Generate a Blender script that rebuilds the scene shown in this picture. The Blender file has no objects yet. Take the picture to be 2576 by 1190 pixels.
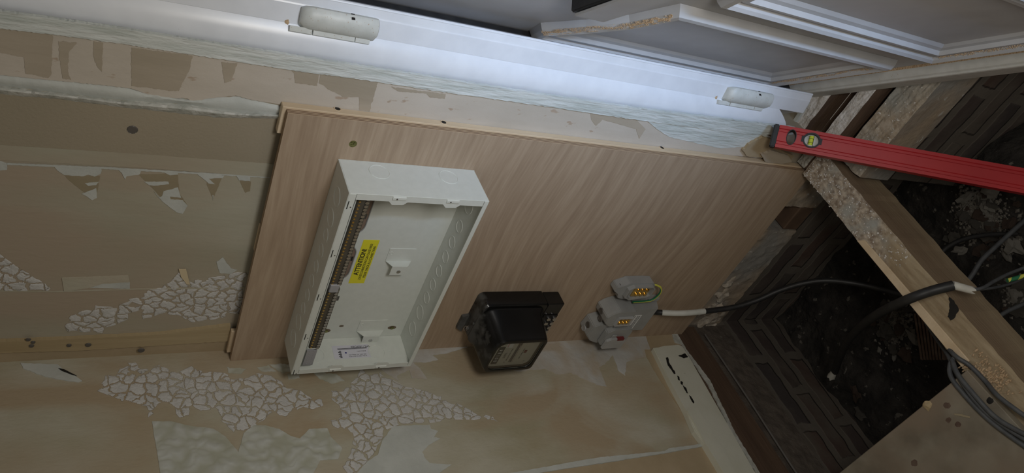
import bpy, bmesh, math, random
from mathutils import Vector, Matrix, noise
from mathutils.geometry import delaunay_2d_cdt
import numpy as np
random.seed(7)
PI = math.pi
S = bpy.context.scene
COL = S.collection

# ------------------------------------------------------------------ camera, world, light, exposure
RM = ((0.37427248, -0.35041656, -0.85856179), (-0.71481641, -0.69881393, -0.02639314), (-0.59072634, 0.62359228, -0.51203033))
CAM = Vector((1.18163561, -0.90483979, 1.37524181)); FPX = 1805.36
RT, DN, FW = (Vector(r) for r in RM)
cd = bpy.data.cameras.new('camera'); co = bpy.data.objects.new('camera', cd); COL.objects.link(co)
m = Matrix((RT, -DN, -FW)).transposed().to_4x4(); m.translation = CAM
co.matrix_world = m
cd.sensor_fit = 'HORIZONTAL'; cd.sensor_width = 36.0; cd.lens = FPX / 2576 * 36.0; cd.clip_start = .02
S.camera = co
w = bpy.data.worlds.new('world'); S.world = w; w.use_nodes = True
w.node_tree.nodes['Background'].inputs[0].default_value = (1.0, .92, .80, 1); w.node_tree.nodes['Background'].inputs[1].default_value = .10
S.view_settings.view_transform = 'Standard'; S.view_settings.look = 'None'; S.view_settings.gamma = 1; S.view_settings.use_curve_mapping = False
S.view_settings.exposure = 0.6

EV = Vector((.653, -.757, 0)); NV = Vector((-.757, -.653, 0)); T0 = Vector((.652, 0, 0))   # door wall: along, into the room, its corner
def DW(a, b, z): return T0 + EV * a + NV * b + Vector((0, 0, z))
def area(name, loc, target, sx, sy, power, col):
    l = bpy.data.lights.new(name, 'AREA'); l.shape = 'RECTANGLE'; l.size = sx; l.size_y = sy; l.energy = power; l.color = col
    o = bpy.data.objects.new(name, l); COL.objects.link(o); o.location = loc
    o.rotation_euler = (Vector(target) - Vector(loc)).to_track_quat('-Z', 'Y').to_euler(); return o
area('room_light', (1.22, -.80, .98), (.35, -.02, .62), .22, .22, 2.6, (1.0, .95, .87))
jamb_fill = area('jamb_fill_light', DW(1.05, -.03, .62), DW(0, -.045, .60), .05, .80, .40, (.46, .66, 1.0)); jamb_fill.data.spread = math.radians(38)  # unseen bluish fill lamp, added to brighten the door jamb

# ------------------------------------------------------------------ helpers
def ray(px, py): return RT * ((px - 1288) / FPX) + DN * ((py - 595) / FPX) + FW
def onp(px, py, n, k):
    d = ray(px, py); n = Vector(n); return CAM + d * ((k - n.dot(CAM)) / n.dot(d))
def PX(px, py, x): return onp(px, py, (1, 0, 0), x)
def PY(px, py, y): return onp(px, py, (0, 1, 0), y)
def PZ(px, py, z): return onp(px, py, (0, 0, 1), z)
def PD(px, py, b): return onp(px, py, NV, NV.dot(T0) + b)
def PS(px, py, s): return CAM + ray(px, py) * s

def link(name, bm, mat, parent=None, smooth=False, origin=None, props=None):
    me = bpy.data.meshes.new(name)
    org = Vector(origin) if origin is not None else Vector((0, 0, 0))
    if parent is not None: org = parent.location.copy() if parent.parent is None else parent.parent.location + parent.location
    bmesh.ops.recalc_face_normals(bm, faces=bm.faces)
    for v in bm.verts: v.co -= org
    if smooth:
        for f in bm.faces: f.smooth = True
    bm.to_mesh(me); bm.free()
    o = bpy.data.objects.new(name, me); COL.objects.link(o)
    if mat is not None:
        for mm in (mat if isinstance(mat, (list, tuple)) else [mat]): me.materials.append(mm)
    if parent is not None: o.parent = parent
    else: o.location = org
    if smooth:
        try: me.set_sharp_from_angle(angle=math.radians(38))
        except Exception: pass
    for k, v in (props or {}).items(): o[k] = v
    return o
def thing(name, label, cat, loc, group=None, kind=None):
    o = bpy.data.objects.new(name, None); COL.objects.link(o); o.location = loc; o.empty_display_size = .05
    if kind: o['kind'] = kind
    else: o['label'] = label; o['category'] = cat
    if group: o['group'] = group
    return o
def TAG(label, cat, group=None, kind=None):
    d = {'label': label, 'category': cat}
    if group: d['group'] = group
    if kind: d['kind'] = kind
    return d
ST = {'kind': 'structure'}
def box(bm, x0, x1, y0, y1, z0, z1, bev=0, seg=1):
    vs = [bm.verts.new((x, y, z)) for x in (x0, x1) for y in (y0, y1) for z in (z0, z1)]
    fs = [bm.faces.new([vs[i] for i in f]) for f in ((0, 1, 3, 2), (4, 6, 7, 5), (0, 4, 5, 1), (2, 3, 7, 6), (0, 2, 6, 4), (1, 5, 7, 3))]
    if bev:
        es = list({e for f in fs for e in f.edges})
        bmesh.ops.bevel(bm, geom=es, offset=bev, segments=seg, affect='EDGES', profile=.5)
    return vs
def BX(*a, **k):
    bm = bmesh.new(); box(bm, *a, **k); return bm
def prism(bm, pts, vec):
    """closed outline swept by vec"""
    vec = Vector(vec); n = len(pts)
    a = [bm.verts.new(Vector(p)) for p in pts]; b = [bm.verts.new(Vector(p) + vec) for p in pts]
    bm.faces.new(a[::-1]); bm.faces.new(b)
    for i in range(n): bm.faces.new((a[i], a[(i + 1) % n], b[(i + 1) % n], b[i]))
def loft(bm, rings, caps=(True, True), closed=True):
    rs = [[bm.verts.new(Vector(p)) for p in r] for r in rings]; n = len(rs[0])
    for q in range(len(rs) - 1):
        for i in range(n if closed else n - 1):
            bm.faces.new((rs[q][i], rs[q][(i + 1) % n], rs[q + 1][(i + 1) % n], rs[q + 1][i]))
    if caps[0]: bm.faces.new(rs[0][::-1])
    if caps[1]: bm.faces.new(rs[-1])
def smoothpath(pts, n=6):
    pts = [Vector(p) for p in pts]; out = []
    for i in range(len(pts) - 1):
        p0 = pts[max(i - 1, 0)]; p1 = pts[i]; p2 = pts[i + 1]; p3 = pts[min(i + 2, len(pts) - 1)]
        for k in range(n):
            t = k / n
            out.append(.5 * ((2 * p1) + (p2 - p0) * t + (2 * p0 - 5 * p1 + 4 * p2 - p3) * t * t + (3 * p1 - p0 - 3 * p2 + p3) * t ** 3))
    out.append(pts[-1]); return out
def tube(bm, pts, r, seg=12, sub=6, flat=1.0, wob=0):
    ps = smoothpath(pts, sub) if sub else [Vector(p) for p in pts]
    up = Vector((.3, .5, .81)); rings = []
    for i, p in enumerate(ps):
        t = (ps[min(i + 1, len(ps) - 1)] - ps[max(i - 1, 0)]).normalized()
        s = t.cross(up).normalized(); u = s.cross(t)
        rr = (r[0] + (r[1] - r[0]) * i / (len(ps) - 1)) if isinstance(r, (tuple, list)) else r
        if wob: rr *= 1 + wob * noise.noise(p * 90)
        rings.append([p + s * math.cos(2 * PI * k / seg) * rr + u * math.sin(2 * PI * k / seg) * rr * flat for k in range(seg)])
    loft(bm, rings)
def cyl(bm, c, ax, r, h, seg=20, r2=None):
    c = Vector(c); ax = Vector(ax).normalized(); q = ax.to_track_quat('Z', 'Y'); r2 = r if r2 is None else r2
    ring = lambda rr, d: [c + q @ Vector((math.cos(2 * PI * k / seg) * rr, math.sin(2 * PI * k / seg) * rr, d)) for k in range(seg)]
    loft(bm, [ring(r, 0), ring(r2, h)])
def torus(bm, c, ax, R, r, seg=28, k=6, a0=0, a1=2 * PI, squash=1):
    c = Vector(c); q = Vector(ax).normalized().to_track_quat('Z', 'Y'); full = abs(a1 - a0 - 2 * PI) < 1e-6
    rings = []
    for i in range(seg if full else seg + 1):
        t = a0 + (a1 - a0) * i / seg
        rings.append([c + q @ Vector((math.cos(t) * (R + r * math.cos(2 * PI * j / k)), math.sin(t) * (R + r * math.cos(2 * PI * j / k)) * squash, r * math.sin(2 * PI * j / k))) for j in range(k)])
    if full: rings.append(rings[0])
    loft(bm, rings, caps=(not full, not full))
    if full: bmesh.ops.remove_doubles(bm, verts=bm.verts, dist=1e-6)
def rrect(cx, cz, hx, hz, r, seg=5):
    """rounded rectangle; r one radius or four (++, -+, --, +-)"""
    rr = r if isinstance(r, (list, tuple)) else (r,) * 4; out = []
    for (sx, sz, a, q) in ((1, 1, 0, rr[0]), (-1, 1, PI / 2, rr[1]), (-1, -1, PI, rr[2]), (1, -1, 1.5 * PI, rr[3])):
        for k in range(seg + 1):
            t = a + PI / 2 * k / seg; out.append((cx + sx * (hx - q) + q * math.cos(t), cz + sz * (hz - q) + q * math.sin(t)))
    return out
def jag(pts, amp, step, seed=0):
    """add ragged points along a closed pixel outline"""
    out = []; n = len(pts)
    for i in range(n):
        a = Vector((*pts[i], 0)); b = Vector((*pts[(i + 1) % n], 0)); L = (b - a).length; k = max(1, int(L / step)); nn = Vector((-(b - a).y, (b - a).x, 0)).normalized()
        for j in range(k):
            p = a.lerp(b, j / k); d = (noise.noise(p * .11 + Vector((0, 0, seed))) + .6 * noise.noise(p * .37 + Vector((5, 0, seed)))) * amp
            if j == 0: d *= .3
            out.append((p.x + nn.x * d, p.y + nn.y * d))
    return out
def far_up(p):
    """bands that run on up the wall continue past the picture"""
    if p[0] != -60: return p
    k = (4315 + 460) / 4375; return (4315 - 4375 * k, 688 + (p[1] - 688) * k)
def patch(name, pts, fn, nrm, th, mat, parent, amp=1.2, step=5, lift=0.0, label=None, seed=0):
    """a layer of paper, paint or plaster with a ragged outline lying on a wall"""
    pts = [far_up(p) for p in pts]
    nrm = Vector(nrm); jp = jag(pts, amp, step, seed)
    vs, es, fs, _, _, _ = delaunay_2d_cdt([Vector(p) for p in jp], [], [list(range(len(jp)))], 1, 1e-4)
    bm = bmesh.new(); V = [bm.verts.new(fn(v[0], v[1]) + nrm * lift) for v in vs]
    for f in fs:
        try: bm.faces.new([V[i] for i in f])
        except ValueError: pass
    for v in [v for v in bm.verts if not v.link_faces]: bm.verts.remove(v)
    g = bmesh.ops.extrude_face_region(bm, geom=list(bm.faces))
    for v in [e for e in g['geom'] if isinstance(e, bmesh.types.BMVert)]: v.co += nrm * th
    o = link(name, bm, mat, parent)
    if label: o['label'] = label
    return o
def inside(p, poly):
    c = False; j = len(poly) - 1
    for i in range(len(poly)):
        if (poly[i][1] > p[1]) != (poly[j][1] > p[1]) and p[0] < (poly[j][0] - poly[i][0]) * (p[1] - poly[i][1]) / (poly[j][1] - poly[i][1]) + poly[i][0]: c = not c
        j = i
    return c
def flakes_on(name, pts, fn, nrm, mat, parent, seed=0, du=.0185, dv=.0145, h=.0013, base=None):
    """blistered paint: separate frilly flakes with the wall showing between them, inside an outline"""
    nrm = Vector(nrm); poly3 = [fn(*p) for p in jag(pts, 1.0, 6, seed)]; ax = 0 if abs(nrm.y) > .5 else 1; off = poly3[0].y if ax == 0 else poly3[0].x
    P = [(p.z, p[ax]) for p in poly3]; rnd = random.Random(seed + 11)
    z0, z1 = min(p[0] for p in P), max(p[0] for p in P); u0, u1 = min(p[1] for p in P), max(p[1] for p in P)
    seeds = []
    for i in range(int((z1 - z0) / du) + 3):
        for j in range(int((u1 - u0) / dv) + 3):
            seeds.append(Vector((z0 + (i - 1 + (j % 2) * .5 + rnd.uniform(-.5, .5)) * du, u0 + (j - 1 + rnd.uniform(-.5, .5)) * dv)))
    seeds = [q for q in seeds if rnd.random() > .16]
    bm = bmesh.new()
    def w3(q, hh): return Vector((q[1], off, q[0])) + nrm * hh if ax == 0 else Vector((off, q[1], q[0])) + nrm * hh
    for c in seeds:
        if not inside(c, P):
            near = [Vector((c.x + du * .33 * math.cos(t), c.y + dv * .33 * math.sin(t))) for t in range(6)]
            ok = [q for q in near if inside(q, P)]
            if not ok: continue
            anchor = ok[0]
        else: anchor = c
        cell = [Vector((c.x + x, c.y + y)) for x, y in ((-2 * du, -2 * dv), (2 * du, -2 * dv), (2 * du, 2 * dv), (-2 * du, 2 * dv))]
        for o in seeds:
            d = o - c
            if o is c or d.length > 3.2 * du: continue
            mid = (o + c) / 2; out = []
            for i in range(len(cell)):
                a, b = cell[i], cell[(i + 1) % len(cell)]; fa = (a - mid).dot(d); fb = (b - mid).dot(d)
                if fa <= 0: out.append(a)
                if fa * fb < 0: out.append(a.lerp(b, fa / (fa - fb)))
            cell = out
            if len(cell) < 3: break
        if len(cell) < 3: continue
        ring = []; gap = .0007
        for i in range(len(cell)):
            a, b = cell[i], cell[(i + 1) % len(cell)]; L = (b - a).length; k = max(1, int(L / .0008))
            for j in range(k):
                p = a.lerp(b, j / k); dirv = (anchor - p); l = dirv.length
                if l < 1e-5: continue
                n3 = Vector((p.x * 560, p.y * 560, seed)); g = .0001 + .0042 * abs(noise.noise(n3)) + .0030 * max(0, noise.noise(Vector((p.x * 110, p.y * 110, seed + 5))))
                q = p + dirv / l * min(g, l * .8); t = 0
                while not inside(q, P) and t < 14: q = q.lerp(anchor, .18); t += 1
                ring.append(q)
        if len(ring) < 5: continue
        def warp(q):
            d = Vector((noise.noise(Vector((q.x * 75, q.y * 75, 1.5))), noise.noise(Vector((q.x * 75, q.y * 75, 8.5))))) * .0075
            t = q + d; k = 0
            while not inside(t, P) and k < 8: t = t.lerp(q, .35); k += 1
            return t
        ring = [warp(q) for q in ring]
        cc = sum(ring, Vector((0, 0))) / len(ring); n = len(ring); rr = []
        for f, hh in ((1, 0), (.93, .45), (.84, .8), (.62, .95), (.3, 1)):
            rr.append([bm.verts.new(w3(cc.lerp(q, f), hh * h * (1 + .7 * noise.noise(Vector((q.x * 160, q.y * 160, seed + f * 2)))) if f < 1 else .00005)) for q in ring])
        top = bm.verts.new(w3(cc, h * (.9 + .3 * noise.noise(Vector((cc.x * 200, cc.y * 200, 3))))))
        for qi, (a, b) in enumerate(zip(rr, rr[1:])):
            for i in range(n): bm.faces.new((a[i], a[(i + 1) % n], b[(i + 1) % n], b[i])).material_index = 1 if qi == 0 else 0
        for i in range(n): bm.faces.new((rr[-1][i], rr[-1][(i + 1) % n], top))
    return link(name, bm, mat, parent, True)
def sc(pts, s, ox=0, oy=0): return [(ox + x / s, oy + y / s) for x, y in pts]
def dupe(o, d):
    c = o.copy(); COL.objects.link(c); c.location = Vector(o.location) + Vector(d); return c

# ------------------------------------------------------------------ materials
def mat(name, c1, c2=None, rough=.6, nscale=30, bump=0, bscale=200, metal=0, spec=.5, coat=0, stretch=(1, 1, 1), spots=None, sscale=120, sthr=.68, detail=5, trans=0, lo=.35, hi=.65, big=None, bigs=3):
    m = bpy.data.materials.new(name); m.use_nodes = True; nt = m.node_tree; N = nt.nodes; L = nt.links; b = N['Principled BSDF']
    tc = N.new('ShaderNodeTexCoord'); mp = N.new('ShaderNodeMapping'); mp.inputs['Scale'].default_value = stretch; L.new(tc.outputs['Object'], mp.inputs[0])
    def nz(scale, det=5, dist=0, src=mp):
        n = N.new('ShaderNodeTexNoise'); n.inputs['Scale'].default_value = scale; n.inputs['Detail'].default_value = det; n.inputs['Distortion'].default_value = dist; L.new(src.outputs[0], n.inputs['Vector']); return n
    def ramp(src, p0, p1, ca, cb):
        r = N.new('ShaderNodeValToRGB'); r.color_ramp.elements[0].position = p0; r.color_ramp.elements[1].position = p1; r.color_ramp.elements[0].color = (*ca, 1); r.color_ramp.elements[1].color = (*cb, 1); L.new(src.outputs[0], r.inputs[0]); return r
    def mix(f, a, bb):
        x = N.new('ShaderNodeMix'); x.data_type = 'RGBA'; L.new(f.outputs[0], x.inputs[0]); L.new(a, x.inputs[6])
        if isinstance(bb, tuple): x.inputs[7].default_value = (*bb, 1)
        else: L.new(bb, x.inputs[7])
        return x.outputs[2]
    if c2 is None: b.inputs['Base Color'].default_value = (*c1, 1)
    else:
        out = ramp(nz(nscale, detail), lo, hi, c1, c2).outputs[0]
        if big: out = mix(ramp(nz(bigs, 4, .6), .42, .62, (0, 0, 0), (1, 1, 1)), out, big)
        if spots: out = mix(ramp(nz(sscale, 3), sthr, sthr + .04, (0, 0, 0), (1, 1, 1)), out, spots)
        L.new(out, b.inputs['Base Color'])
    b.inputs['Roughness'].default_value = rough; b.inputs['Metallic'].default_value = metal; b.inputs['Specular IOR Level'].default_value = spec; b.inputs['Coat Weight'].default_value = coat
    if trans: b.inputs['Transmission Weight'].default_value = trans
    if bump:
        bp = N.new('ShaderNodeBump'); bp.inputs['Strength'].default_value = 1; bp.inputs['Distance'].default_value = bump; L.new(nz(bscale, 4).outputs[0], bp.inputs['Height']); L.new(bp.outputs[0], b.inputs['Normal'])
    return m
M = {}
M['wallL'] = mat('stripped_wall', (.37, .335, .225), (.52, .50, .42), .85, 6, .0008, 120, big=(.40, .32, .215), bigs=5, stretch=(1, 1.3, .7), detail=9)
M['wallB'] = mat('wall_paper_backing', (.35, .33, .245), (.44, .42, .335), .85, 7, .0006, 100, big=(.40, .33, .25), bigs=5, detail=9, stretch=(1, 1, .35))
M['beige'] = mat('beige_plaster', (.31, .27, .195), (.35, .30, .22), .9, 4, .0005, 250)
M['pink'] = mat('pink_plaster', (.50, .45, .38), (.57, .515, .445), .85, 12, .0008, 90, spots=(.42, .33, .25), sscale=60, sthr=.66, stretch=(1, 1, .5))
M['tan'] = mat('tan_plaster', (.36, .31, .235), (.43, .37, .29), .85, 14, .0012, 60, stretch=(1, 1, .25))
M['olive'] = mat('olive_backing', (.27, .225, .145), (.31, .26, .17), .85, 10, .0005, 100)
M['whitep'] = mat('white_paper', (.47, .49, .46), (.55, .57, .54), .8, 20, .0006, 150)
M['greyp'] = mat('grey_paint_plaster', (.46, .45, .42), (.56, .56, .54), .85, 9, .0012, 80, big=(.45, .39, .31), bigs=12)
M['greenp'] = mat('pale_textured_paint', (.42, .42, .33), (.54, .55, .49), .8, 24, .003, 38, stretch=(1, 1, .7), lo=.4, hi=.6)
def pebbles():
    m = mat('pale_pebbled_paint', (.4, .42, .34)); nt = m.node_tree; N = nt.nodes; L = nt.links; b = N['Principled BSDF']
    tc = N.new('ShaderNodeTexCoord'); nz = N.new('ShaderNodeTexNoise'); nz.inputs['Scale'].default_value = 24; L.new(tc.outputs['Object'], nz.inputs['Vector'])
    x = N.new('ShaderNodeVectorMath'); x.operation = 'MULTIPLY_ADD'; L.new(nz.outputs['Color'], x.inputs[0]); x.inputs[1].default_value = (.05, .05, .05); L.new(tc.outputs['Object'], x.inputs[2])
    mp = N.new('ShaderNodeMapping'); mp.inputs['Scale'].default_value = (1, 1.5, 1); L.new(x.outputs[0], mp.inputs[0])
    vo = N.new('ShaderNodeTexVoronoi'); vo.feature = 'SMOOTH_F1'; vo.inputs['Scale'].default_value = 40; vo.inputs['Smoothness'].default_value = .35; L.new(mp.outputs[0], vo.inputs['Vector'])
    r = N.new('ShaderNodeValToRGB'); r.color_ramp.elements[0].position = .15; r.color_ramp.elements[1].position = .75; r.color_ramp.elements[0].color = (.54, .555, .52, 1); r.color_ramp.elements[1].color = (.42, .425, .345, 1); L.new(vo.outputs['Distance'], r.inputs[0]); L.new(r.outputs[0], b.inputs['Base Color'])
    bp = N.new('ShaderNodeBump'); bp.inputs['Distance'].default_value = .003; bp.invert = True; L.new(vo.outputs['Distance'], bp.inputs['Height']); L.new(bp.outputs[0], b.inputs['Normal']); b.inputs['Roughness'].default_value = .8; return m
M['greenp'] = pebbles()
M['seal'] = mat('greenish_skim', (.50, .54, .51), (.66, .69, .67), .7, 60, .003, 110, stretch=(1.6, 1.6, .25))
M['ridge'] = mat('grey_rough_bead', (.42, .43, .39), (.58, .58, .54), .9, 60, .003, 90)
M['tape'] = mat('yellow_paper', (.62, .52, .34), (.66, .56, .38), .8, 20)
M['strip'] = mat('aged_timber_strip', (.36, .27, .145), (.44, .35, .21), .75, 14, .0015, 60, stretch=(1, 1, .15), spots=(.12, .11, .10), sscale=22, sthr=.74)
M['ochre'] = mat('ochre_plaster', (.37, .29, .18), (.44, .35, .23), .9, 8, .0008, 80)
M['flake'] = mat('blistered_paint', (.52, .515, .50), (.60, .595, .58), .8, 40, .0007, 300)
M['crack'] = mat('brown_crack_ground', (.27, .225, .16), (.36, .30, .22), .9, 60, .001, 250)
def plywood():
    m = mat('plywood_face', (.5, .35, .25)); nt = m.node_tree; N = nt.nodes; L = nt.links; b = N['Principled BSDF']
    tc = N.new('ShaderNodeTexCoord')
    wv = N.new('ShaderNodeTexNoise'); wv.inputs['Scale'].default_value = 1.8; wv.inputs['Detail'].default_value = 1; L.new(tc.outputs['Object'], wv.inputs['Vector'])
    ad = N.new('ShaderNodeVectorMath'); ad.operation = 'MULTIPLY_ADD'; L.new(wv.outputs['Color'], ad.inputs[0]); ad.inputs[1].default_value = (0, 0, .12); L.new(tc.outputs['Object'], ad.inputs[2])
    mp = N.new('ShaderNodeMapping'); mp.inputs['Rotation'].default_value = (0, math.radians(-14), 0); mp.inputs['Scale'].default_value = (1.3, 1, 14); L.new(ad.outputs[0], mp.inputs[0])
    n = N.new('ShaderNodeTexNoise'); n.inputs['Scale'].default_value = 4.2; n.inputs['Detail'].default_value = 7; n.inputs['Roughness'].default_value = .58; L.new(mp.outputs[0], n.inputs['Vector'])
    mp2 = N.new('ShaderNodeMapping'); mp2.inputs['Rotation'].default_value = (0, math.radians(-16), 0); mp2.inputs['Scale'].default_value = (1.6, 1, 42); L.new(ad.outputs[0], mp2.inputs[0])
    nf = N.new('ShaderNodeTexNoise'); nf.inputs['Scale'].default_value = 5; nf.inputs['Detail'].default_value = 8; nf.inputs['Roughness'].default_value = .7; L.new(mp2.outputs[0], nf.inputs['Vector'])
    mxx = N.new('ShaderNodeMix'); mxx.inputs[0].default_value = .42; L.new(n.outputs[0], mxx.inputs[2]); L.new(nf.outputs[0], mxx.inputs[3]); n = mxx
    r = N.new('ShaderNodeValToRGB'); r.color_ramp.elements[0].position = .36; r.color_ramp.elements[1].position = .62
    r.color_ramp.elements[0].color = (.33, .24, .165, 1); r.color_ramp.elements[1].color = (.46, .355, .255, 1); e = r.color_ramp.elements.new(.5); e.color = (.40, .30, .21, 1)
    L.new(n.outputs[0], r.inputs[0]); L.new(r.outputs[0], b.inputs['Base Color']); b.inputs['Roughness'].default_value = .6
    bp = N.new('ShaderNodeBump'); bp.inputs['Distance'].default_value = .0002; L.new(n.outputs[0], bp.inputs['Height']); L.new(bp.outputs[0], b.inputs['Normal']); return m
M['ply'] = plywood()
def plyedge():
    m = mat('plywood_edge', (.5, .35, .25)); nt = m.node_tree; N = nt.nodes; L = nt.links; b = N['Principled BSDF']
    tc = N.new('ShaderNodeTexCoord'); sp = N.new('ShaderNodeSeparateXYZ'); L.new(tc.outputs['Object'], sp.inputs[0])
    mm = N.new('ShaderNodeMath'); mm.operation = 'MULTIPLY'; mm.inputs[1].default_value = 2 * PI / .0034; L.new(sp.outputs[1], mm.inputs[0])
    s = N.new('ShaderNodeMath'); s.operation = 'SINE'; L.new(mm.outputs[0], s.inputs[0])
    r = N.new('ShaderNodeValToRGB'); r.color_ramp.elements[0].position = .35; r.color_ramp.elements[1].position = .6
    mr = N.new('ShaderNodeMapRange'); mr.inputs[1].default_value = -1; L.new(s.outputs[0], mr.inputs[0]); L.new(mr.outputs[0], r.inputs[0])
    r.color_ramp.elements[0].color = (.15, .085, .05, 1); r.color_ramp.elements[1].color = (.50, .37, .24, 1); L.new(r.outputs[0], b.inputs['Base Color']); b.inputs['Roughness'].default_value = .8; return m
M['plyedge'] = plyedge()
M['pine'] = mat('pine_batten', (.56, .43, .28), (.66, .53, .37), .65, 8, .0005, 100, stretch=(3, 3, .35))
M['joist'] = mat('sawn_joist', (.27, .20, .125), (.36, .28, .18), .8, 9, .001, 80, stretch=(2.5, .3, 2.5), big=(.20, .135, .085), bigs=1.6)
M['joisttop'] = mat('dusty_joist_top', (.34, .27, .19), (.52, .45, .36), .9, 70, .004, 130, stretch=(1, .7, 1), spots=(.72, .69, .64), sscale=160, sthr=.66, big=(.35, .345, .31), bigs=6)
def joisttop():
    m = mat('joist_top_dust_to_clean', (.3, .3, .3)); nt = m.node_tree; N = nt.nodes; L = nt.links; b = N['Principled BSDF']
    tc = N.new('ShaderNodeTexCoord'); sp = N.new('ShaderNodeSeparateXYZ'); L.new(tc.outputs['Object'], sp.inputs[0])
    def nz(sc_, st, d=5):
        mp = N.new('ShaderNodeMapping'); mp.inputs['Scale'].default_value = st; L.new(tc.outputs['Object'], mp.inputs[0]); n = N.new('ShaderNodeTexNoise'); n.inputs['Scale'].default_value = sc_; n.inputs['Detail'].default_value = d; L.new(mp.outputs[0], n.inputs['Vector']); return n
    def rp(src, a, ca, bb, cb):
        r = N.new('ShaderNodeValToRGB'); r.color_ramp.elements[0].position = a; r.color_ramp.elements[1].position = bb; r.color_ramp.elements[0].color = (*ca, 1); r.color_ramp.elements[1].color = (*cb, 1); L.new(src, r.inputs[0]); return r.outputs[0]
    wood = rp(nz(14, (5, .35, 5)).outputs[0], .35, (.27, .20, .12), .68, (.42, .34, .225))
    dust_ = rp(nz(110, (1, .8, 1)).outputs[0], .36, (.22, .17, .125), .66, (.55, .48, .39))
    grey = rp(nz(16, (1, 1, 1)).outputs[0], .52, (0, 0, 0), .66, (1, 1, 1)); m1 = N.new('ShaderNodeMix'); m1.data_type = 'RGBA'; L.new(grey, m1.inputs[0]); L.new(dust_, m1.inputs[6]); m1.inputs[7].default_value = (.36, .36, .33, 1)
    a = N.new('ShaderNodeMath'); a.operation = 'MULTIPLY_ADD'; n2 = nz(22, (1, .5, 1)); L.new(n2.outputs[0], a.inputs[0]); a.inputs[1].default_value = .34; L.new(sp.outputs[1], a.inputs[2])
    f = N.new('ShaderNodeMapRange'); f.inputs[1].default_value = -.16; f.inputs[2].default_value = -.09; L.new(a.outputs[0], f.inputs[0])
    m2 = N.new('ShaderNodeMix'); m2.data_type = 'RGBA'; L.new(f.outputs[0], m2.inputs[0]); L.new(wood, m2.inputs[6]); L.new(m1.outputs[2], m2.inputs[7]); L.new(m2.outputs[2], b.inputs['Base Color'])
    bp = N.new('ShaderNodeBump'); bp.inputs['Distance'].default_value = .002; L.new(nz(90, (1, .6, 1)).outputs[0], bp.inputs['Height']); L.new(bp.outputs[0], b.inputs['Normal']); b.inputs['Roughness'].default_value = .85; return m
M['joistlong'] = joisttop()
M['dusty'] = mat('mortar_dust', (.52, .48, .43), (.76, .74, .72), .9, 60, .004, 140, spots=(.85, .85, .85), sscale=200, sthr=.7)
M['darkwood'] = mat('dark_old_timber', (.085, .052, .034), (.13, .083, .054), .7, 10, .0015, 60, stretch=(1, .2, 2))
M['board'] = mat('old_floor_board', (.15, .128, .095), (.25, .225, .175), .75, 16, .0004, 150, spots=(.16, .12, .09), sscale=26, sthr=.70, big=(.21, .165, .12), bigs=5)
M['white'] = mat('white_powder_coat', (.66, .69, .65), (.69, .72, .68), .42, 80)
M['upvc'] = mat('white_upvc', (.74, .77, .82), (.79, .82, .87), .30, 30, .0, 100, spots=(.5, .46, .42), sscale=260, sthr=.77)
M['door'] = mat('door_upvc', (.40, .40, .405), (.44, .44, .445), .38, 20)
M['hinge'] = mat('dusty_white_hinge', (.58, .60, .57), (.66, .68, .65), .45, 60, spots=(.45, .36, .26), sscale=350, sthr=.66)
M['dustbit'] = mat('sawdust', (.48, .33, .19), (.62, .46, .30), .95, 260, .003, 400)
M['dustw'] = mat('dusty_white_moulding', (.56, .56, .54), (.62, .62, .60), .7, 60, .001, 300, spots=(.50, .37, .24), sscale=330, sthr=.56)
M['black'] = mat('black_bakelite', (.006, .006, .006), (.010, .010, .010), .22, 40)
M['blackrub'] = mat('black_rubber', (.012, .012, .013), (.02, .02, .02), .6, 60)
M['cable'] = mat('black_cable_sheath', (.014, .014, .015), (.022, .022, .022), .5, 60)
M['gcable'] = mat('grey_cable_sheath', (.060, .064, .070), (.085, .09, .095), .55, 60)
M['dustb'] = mat('dusty_black_bakelite', (.05, .05, .048), (.12, .12, .115), .7, 40, .001, 120)
M['glass'] = mat('meter_glass', (.9, .92, .9), None, .03, trans=1.0)
M['dial'] = mat('dial_plate', (.50, .48, .40), (.56, .54, .46), .6, 10)
M['ink'] = mat('black_ink', (.012, .012, .012))
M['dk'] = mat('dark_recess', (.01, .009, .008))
M['hole'] = mat('shadowed_slot', (.10, .09, .08))
M['yellow'] = mat('yellow_sticker', (.78, .72, .03), None, .45)
M['paper'] = mat('white_label', (.72, .73, .73), (.76, .77, .77), .5, 20)
M['lilac'] = mat('pale_label', (.62, .62, .70), (.66, .66, .74), .5, 20)
M['red'] = mat('red_paint', (.36, .017, .022), (.42, .022, .027), .38, 10)
M['redink'] = mat('red_ink', (.55, .06, .05))
M['maroon'] = mat('maroon_window', (.16, .02, .02))
M['brass'] = mat('brass', (.75, .52, .18), (.85, .62, .25), .28, 80, metal=1)
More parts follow.
